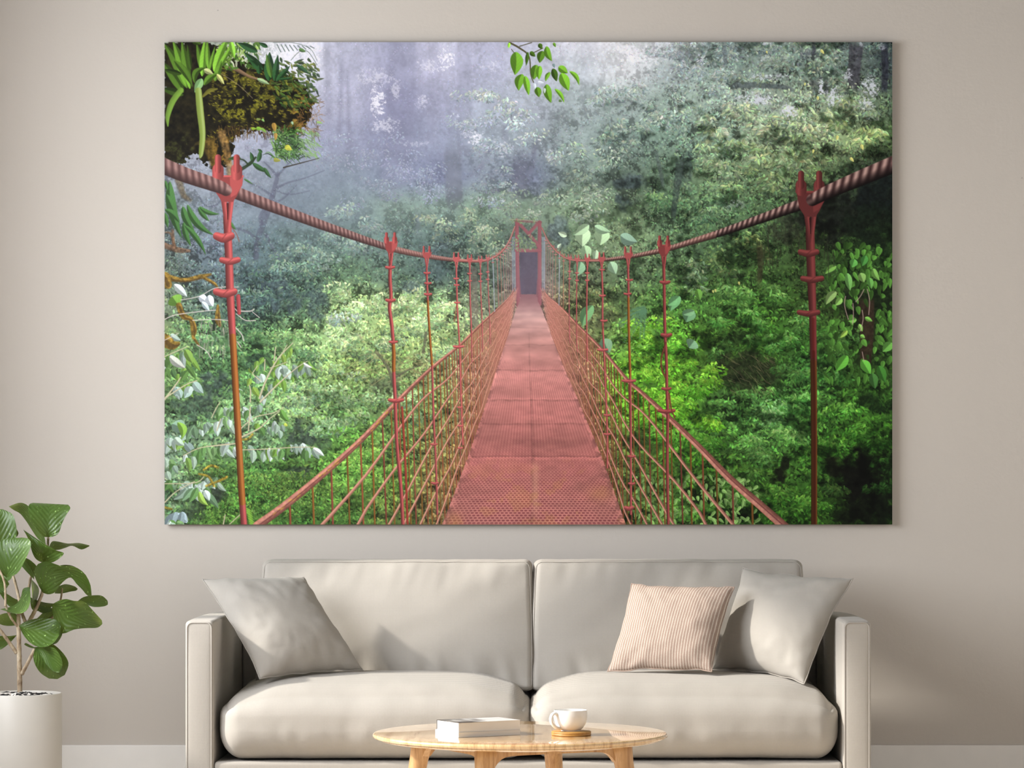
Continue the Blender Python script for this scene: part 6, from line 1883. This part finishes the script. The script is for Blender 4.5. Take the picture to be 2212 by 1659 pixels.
# far reaches of the cables are painted the red of the clamps
stroke(Lc[6:9], Lw[6:9], C3(168, 118, 108), 0.5, 0.4, 0.7, light=C3(196, 150, 138))
stroke(Rc[6:12][::-1], Rw[6:12][::-1], C3(168, 118, 106), 0.5, 0.5, 0.7, light=C3(206, 164, 148))
stroke(Lc[8:], [w * 0.95 for w in Lw[8:]], C3(196, 116, 108), 0.75, 0.3, 0.6, light=C3(214, 160, 146))
stroke(Rc[11:], [w * 0.95 for w in Rw[11:]], C3(200, 122, 112), 0.75, 0.3, 0.6, light=C3(218, 166, 152))

def knot(x, y, w, h, c_):
    stroke([(x - w * 0.5, y - h * 0.1), (x, y + h * 0.12), (x + w * 0.5, y - h * 0.12)], [h * 0.85, h, h * 0.85], c_ * 1.02, 1.0, 0.4, 0.6, light=np.clip(c_ * 1.3, 0, 1))
    stroke([(x - w * 0.1, y + h * 0.2), (x + w * 0.16, y - h * 0.3)], h * 0.14, c_ * 0.6, 0.45)

def hanger(x, yc, sc, tone, rod, knots, rodw, fogk=0.0, rusty_from=None):
    """A suspender: U-bolt clamp on the cable at (x, yc), its rod along the points rod, wire knots at given heights."""
    fogc = C3(170, 150, 156)
    red = (C3(180, 86, 84) * (1 - fogk) + fogc * fogk) * tone
    dk = red * 0.6
    lt = np.clip(red * 1.28, 0, 1)
    pts = [(x + dx, y) for dx, y in rod]
    # rod: twin wire, rusty ochre in its middle length
    stroke(pts, rodw, red * 0.95, 1.0, 0.45, 0.6, light=lt)
    if rusty_from:
        ya, yb = rusty_from
        path = bez(np.array(pts, np.float32), 8)
        sel = path[(path[:, 1] >= ya) & (path[:, 1] <= yb)]
        if len(sel) > 1:
            stroke(sel, rodw[-1] if hasattr(rodw, '__len__') else rodw, C3(168, 100, 40) * tone, 0.92, 0.55, 0.6, curve=False, light=C3(196, 134, 66) * tone)
    xr = x + rod[0][0]
    # splayed straps under the clamp
    stroke([(xr - 9 * sc, yc + 12 * sc), (xr - 4 * sc, yc + 50 * sc), (xr + 1 * sc, yc + 88 * sc)], [13 * sc, 12 * sc, 9 * sc], red, 1.0, 0.3, 0.7, light=lt)
    stroke([(xr + 11 * sc, yc + 12 * sc), (xr + 7 * sc, yc + 50 * sc), (xr + 3 * sc, yc + 88 * sc)], [12 * sc, 11 * sc, 9 * sc], red * 1.04, 1.0, 0.3, 0.7, light=lt)
    if sc > 0.3:
        stroke([(xr + 1 * sc, yc + 36 * sc), (xr + 1.5 * sc, yc + 70 * sc)], [5 * sc, 2 * sc], dk * 0.7, 0.9)
    # saddle
    lo_ = 1.0 if sc > 0.35 else 0.55
    over(polymask([(xr - 31 * sc, yc - 25 * sc), (xr + 35 * sc, yc - 25 * sc), (xr + 34 * sc, yc - 8 * sc), (xr + 22 * sc, yc + 18 * sc * lo_), (xr + 13 * sc, yc + 32 * sc * lo_), (xr - 11 * sc, yc + 32 * sc * lo_), (xr - 24 * sc, yc + 12 * sc * lo_)], 0.8) , red * 0.86 if sc > 0.35 else red)
    if sc > 0.3:
        over(polymask([(xr + 6 * sc, yc - 22 * sc), (xr + 35 * sc, yc - 23 * sc), (xr + 33 * sc, yc - 4 * sc), (xr + 20 * sc, yc + 16 * sc), (xr + 8 * sc, yc + 22 * sc)], 0.9), red * 1.06)
    stroke([(xr - 31 * sc, yc - 25 * sc), (xr + 35 * sc, yc - 25 * sc)], max(1.2, 4 * sc), lt * 0.95, 0.9)
    for bx in (-20, 21):
        stroke([(xr + bx * sc, yc - 28 * sc), (xr + bx * sc, yc - 40 * sc)], max(1.8, (25 if sc > 0.35 else 18) * sc), red * 0.98, 1.0, 0.25, 0.7, light=lt)
        stroke([(xr + bx * sc, yc - 38 * sc), (xr + bx * sc, yc - 66 * sc)], max(1.3, 14 * sc), red * 0.94, 1.0, 0.35, 0.7, light=lt)
    for dx, y, w, h in knots:
        knot(x + dx, y, w, h, red * 1.02)

# the near pair
hanger(490, 405, 0.98, 0.92, [(0, 470), (4, 560), (7, 640), (14, 760), (22, 900), (30, 1040), (37, 1140)], [(-7, 512, 30, 20), (6, 563, 34, 15), (-4, 632, 38, 18)], [17, 17, 17, 14, 14, 14, 14], 0.0, (716, 1096))
# cable laid over the near half of the clamp
stroke([(345, 355), (400, 378), (470, 402), (488, 411)], [34, 32, 28, 25], CABB, 1.0, 0.4, 1.0, twist=(0.5, C3(100, 72, 70), C3(166, 130, 124), -0.5))
stroke([(514, 640), (516, 676)], [9, 8], C3(176, 74, 78), 0.95, 0.3)
hanger(1745, 438, 0.95, 0.62, [(4, 490), (6, 560), (8, 620), (10, 680), (12, 800), (13, 960), (13, 1140)], [(1, 546, 34, 15), (9, 603, 40, 14), (1, 676, 40, 13)], [19, 19, 18, 16, 14, 13, 13], 0.0, (780, 1140))
stroke([(1757, 760), (1759, 900), (1759, 1136)], [6, 6, 6], C3(60, 24, 14), 0.85, 0, 1.2)
stroke([(1756, 690), (1757, 770)], [7, 6], C3(86, 26, 22), 0.6, 0, 1.2)
stroke([(1754, 432), (1790, 414), (1860, 384), (1937, 352)], [26, 29, 33, 36], CABB, 1.0, 0.80, 1.0, twist=(0.66, C3(66, 44, 44), C3(190, 156, 146), 0.55))
# second pair
hanger(843, 533, 0.43, 0.92, [(0, 560), (-1, 600), (1, 640), (-2, 665), (3, 705), (7, 760), (7, 800), (10, 862), (14, 960), (23, 1060), (27, 1140)], [(-1, 578, 16, 7), (0, 649, 16, 8), (6, 739, 15, 6), (12, 865, 28, 9)], 7.5, 0.0, (742, 800))
stroke([(868, 880), (875, 1000), (880, 1136)], 5, C3(158, 64, 52), 0.95, 0.3)
hanger(1433, 540, 0.43, 0.80, [(0, 560), (1, 610), (3, 720), (6, 780), (7, 840), (9, 900), (8, 1000), (10, 1136)], [(3, 610, 17, 8), (6, 724, 18, 9), (6, 840, 17, 7), (6, 888, 32, 9)], 6.6, 0.0)
stroke([(1438, 740), (1428, 775), (1430, 800), (1438, 816)], 3.2, C3(118, 58, 48), 0.95, 0.3)
stroke([(1445, 850), (1449, 880), (1457, 902)], 3.2, C3(128, 66, 50), 0.95, 0.3)
# third to fifth pairs
hanger(921, 553, 0.30, 0.92, [(0, 580), (1, 613), (2, 636), (4, 680), (8, 740), (12, 797), (15, 900), (20, 1000), (23, 1110)], [(1, 590, 11, 5), (3, 612, 12, 5), (3, 636, 13, 6), (16, 960, 12, 5), (18, 1044, 12, 6)], 4.6, 0.05, (650, 790))
hanger(1356, 554, 0.30, 0.9, [(0, 580), (1, 620), (1, 650), (2, 720), (5, 824), (6, 900), (6, 1000), (6, 1110)], [(3, 605, 12, 5), (-1, 635, 13, 5), (2, 823, 26, 7), (8, 986, 13, 6), (8, 1045, 11, 6), (2, 1098, 14, 10)], 5.0, 0.05, (640, 822))
hanger(985, 562, 0.235, 1.02, [(0, 580), (1, 620), (3, 680), (7, 748), (10, 860), (14, 960)], [(0, 602, 9, 4), (1, 616, 9, 4), (2, 654, 10, 4), (5, 749, 20, 6), (8, 880, 9, 4), (9, 920, 9, 4), (9, 968, 9, 4)], 3.6, 0.08)
stroke([(985, 660), (981, 694)], 1.6, C3(150, 82, 60), 0.9)
hanger(1299, 562, 0.235, 0.95, [(0, 580), (2, 630), (2, 690), (5, 755), (8, 840), (12, 940), (12, 1010)], [(1, 583, 9, 4), (2, 639, 10, 5), (5, 693, 12, 5), (2, 756, 20, 6), (12, 897, 12, 5), (12, 938, 12, 5)], 4.0, 0.08)
stroke([(1304, 700), (1299, 722)], 1.6, C3(130, 70, 52), 0.9)
for side, xs_, base_y in ((-1, [1014, 1037, 1053, 1064, 1073, 1080, 1086, 1091, 1095, 1099, 1102], 0), (1, [1268, 1246, 1230, 1217, 1208, 1200, 1194, 1189, 1185, 1181, 1178], 0)):
    cx_, cy_ = (np.array([p[0] for p in Lc]), np.array([p[1] for p in Lc])) if side < 0 else (np.array([p[0] for p in Rc[::-1]]), np.array([p[1] for p in Rc[::-1]]))
    for k, x in enumerate(xs_):
        yc = float(np.interp(x, cx_, cy_))
        sc = 0.19 * 0.84 ** k
        s = abs(x - VPX) / 205 * (1.0)
        xr_, yr_ = x + (4 if side < 0 else -1), 0
        P2 = Lp if side < 0 else Rp[::-1]
        yr_ = float(np.interp(xr_, P2[:, 0], P2[:, 1]))
        fogk = min(0.55, 0.10 + 0.06 * k)
        col = ([C3(184, 104, 88), C3(176, 114, 74)][k % 2]) * (1 - fogk) + C3(170, 150, 156) * fogk
        if (side < 0 and k == 3) or (side > 0 and k == 4):
            col = C3(182, 186, 200)
        if k < 3:
            hanger(x, yc, sc, 1.0, [(0, yc + 12), (side * -1, (yc + yr_) / 2), (xr_ - x, yr_), (xr_ - x + 1, yr_ + 60)], [(0, yc + 28, 7 - k, 3.4), (0, yc + 44, 7 - k, 3.4)], 3.0 - 0.4 * k, fogk)
        else:
            stroke([(x, yc), (xr_, yr_)], max(1.1, 2.0 - 0.1 * k), col, 0.85, 0.2)
            knot(x, yc + 10, 4, 2.4, C3(190, 100, 94) * (1 - fogk) + C3(170, 150, 156) * fogk)
            if k < 7:
                for bx in (-2, 2):
                    stroke([(x + bx, yc - 1), (x + bx, yc - 7 + 0.5 * k)], 1.4, C3(188, 96, 92), 0.85)

# light haze at the far end of the walkway
hz = (np.exp(-((XX - 1142) / 60) ** 2 - ((YY - 600) / 110) ** 2) * 0.24).astype(np.float32)
over(hz, C3(186, 172, 182))
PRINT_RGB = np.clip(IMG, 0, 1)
# ------------------------------------------------------------------ wall print
PIC_D = 0.026                      # how far its face stands off the wall
pz = CAM_D - PIC_D
PX0, PX1 = fx(355.5, pz), fx(1927.5, pz)
PZ1, PZ0 = fz(91.0, pz), fz(1133.0, pz)
pw, ph = PX1 - PX0, PZ1 - PZ0
art = thing('wall_print', 'large frameless photo print of a red suspension bridge in misty rainforest hung above the sofa', 'picture', ((PX0 + PX1) / 2, -PIC_D, PZ0))
gx, gy = PRINT_RGB.shape[1], PRINT_RGB.shape[0]
xs = np.linspace(-pw / 2, pw / 2, gx, dtype=np.float32)
zs = np.linspace(ph, 0, gy, dtype=np.float32)
co_ = np.zeros((gy, gx, 3), dtype=np.float32)
co_[..., 0] = xs[None, :]
co_[..., 2] = zs[:, None]
me = bpy.data.meshes.new('printed_face')
me.vertices.add(gx * gy)
me.vertices.foreach_set('co', co_.ravel())
ii = np.arange(gx * gy, dtype=np.int32).reshape(gy, gx)
quads = np.stack([ii[:-1, :-1], ii[1:, :-1], ii[1:, 1:], ii[:-1, 1:]], axis=-1).reshape(-1, 4)
nf = len(quads)
me.loops.add(nf * 4)
me.loops.foreach_set('vertex_index', quads.ravel())
me.polygons.add(nf)
me.polygons.foreach_set('loop_start', np.arange(0, nf * 4, 4, dtype=np.int32))
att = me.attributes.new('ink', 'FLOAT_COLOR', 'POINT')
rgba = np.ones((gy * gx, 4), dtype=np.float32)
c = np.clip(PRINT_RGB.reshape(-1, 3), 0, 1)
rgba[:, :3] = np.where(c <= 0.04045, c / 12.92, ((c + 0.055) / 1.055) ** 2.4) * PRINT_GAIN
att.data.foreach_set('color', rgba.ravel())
me.update(calc_edges=True)
m_, nt_, b_ = material('printed_ink')
at_ = N(nt_, 'ShaderNodeAttribute', attribute_name='ink')
nt_.links.new(at_.outputs['Color'], b_.inputs['Base Color'])
b_.inputs['Roughness'].default_value = 0.55
b_.inputs['Specular IOR Level'].default_value = 0.12
me.materials.append(m_)
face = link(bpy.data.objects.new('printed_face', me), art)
bm = bmesh.new()
box_bm(bm, (-pw / 2, 0.0004, 0), (pw / 2, 0.012, ph))
bm_obj('backing_board', bm, plain('print_edge', srgb(120, 118, 116), 0.6), art)
bm = bmesh.new()
box_bm(bm, (-0.9, 0.012, ph - 0.25), (0.9, PIC_D - 0.0005, ph - 0.21))
bm_obj('hanging_rail', bm, M_trim, art)
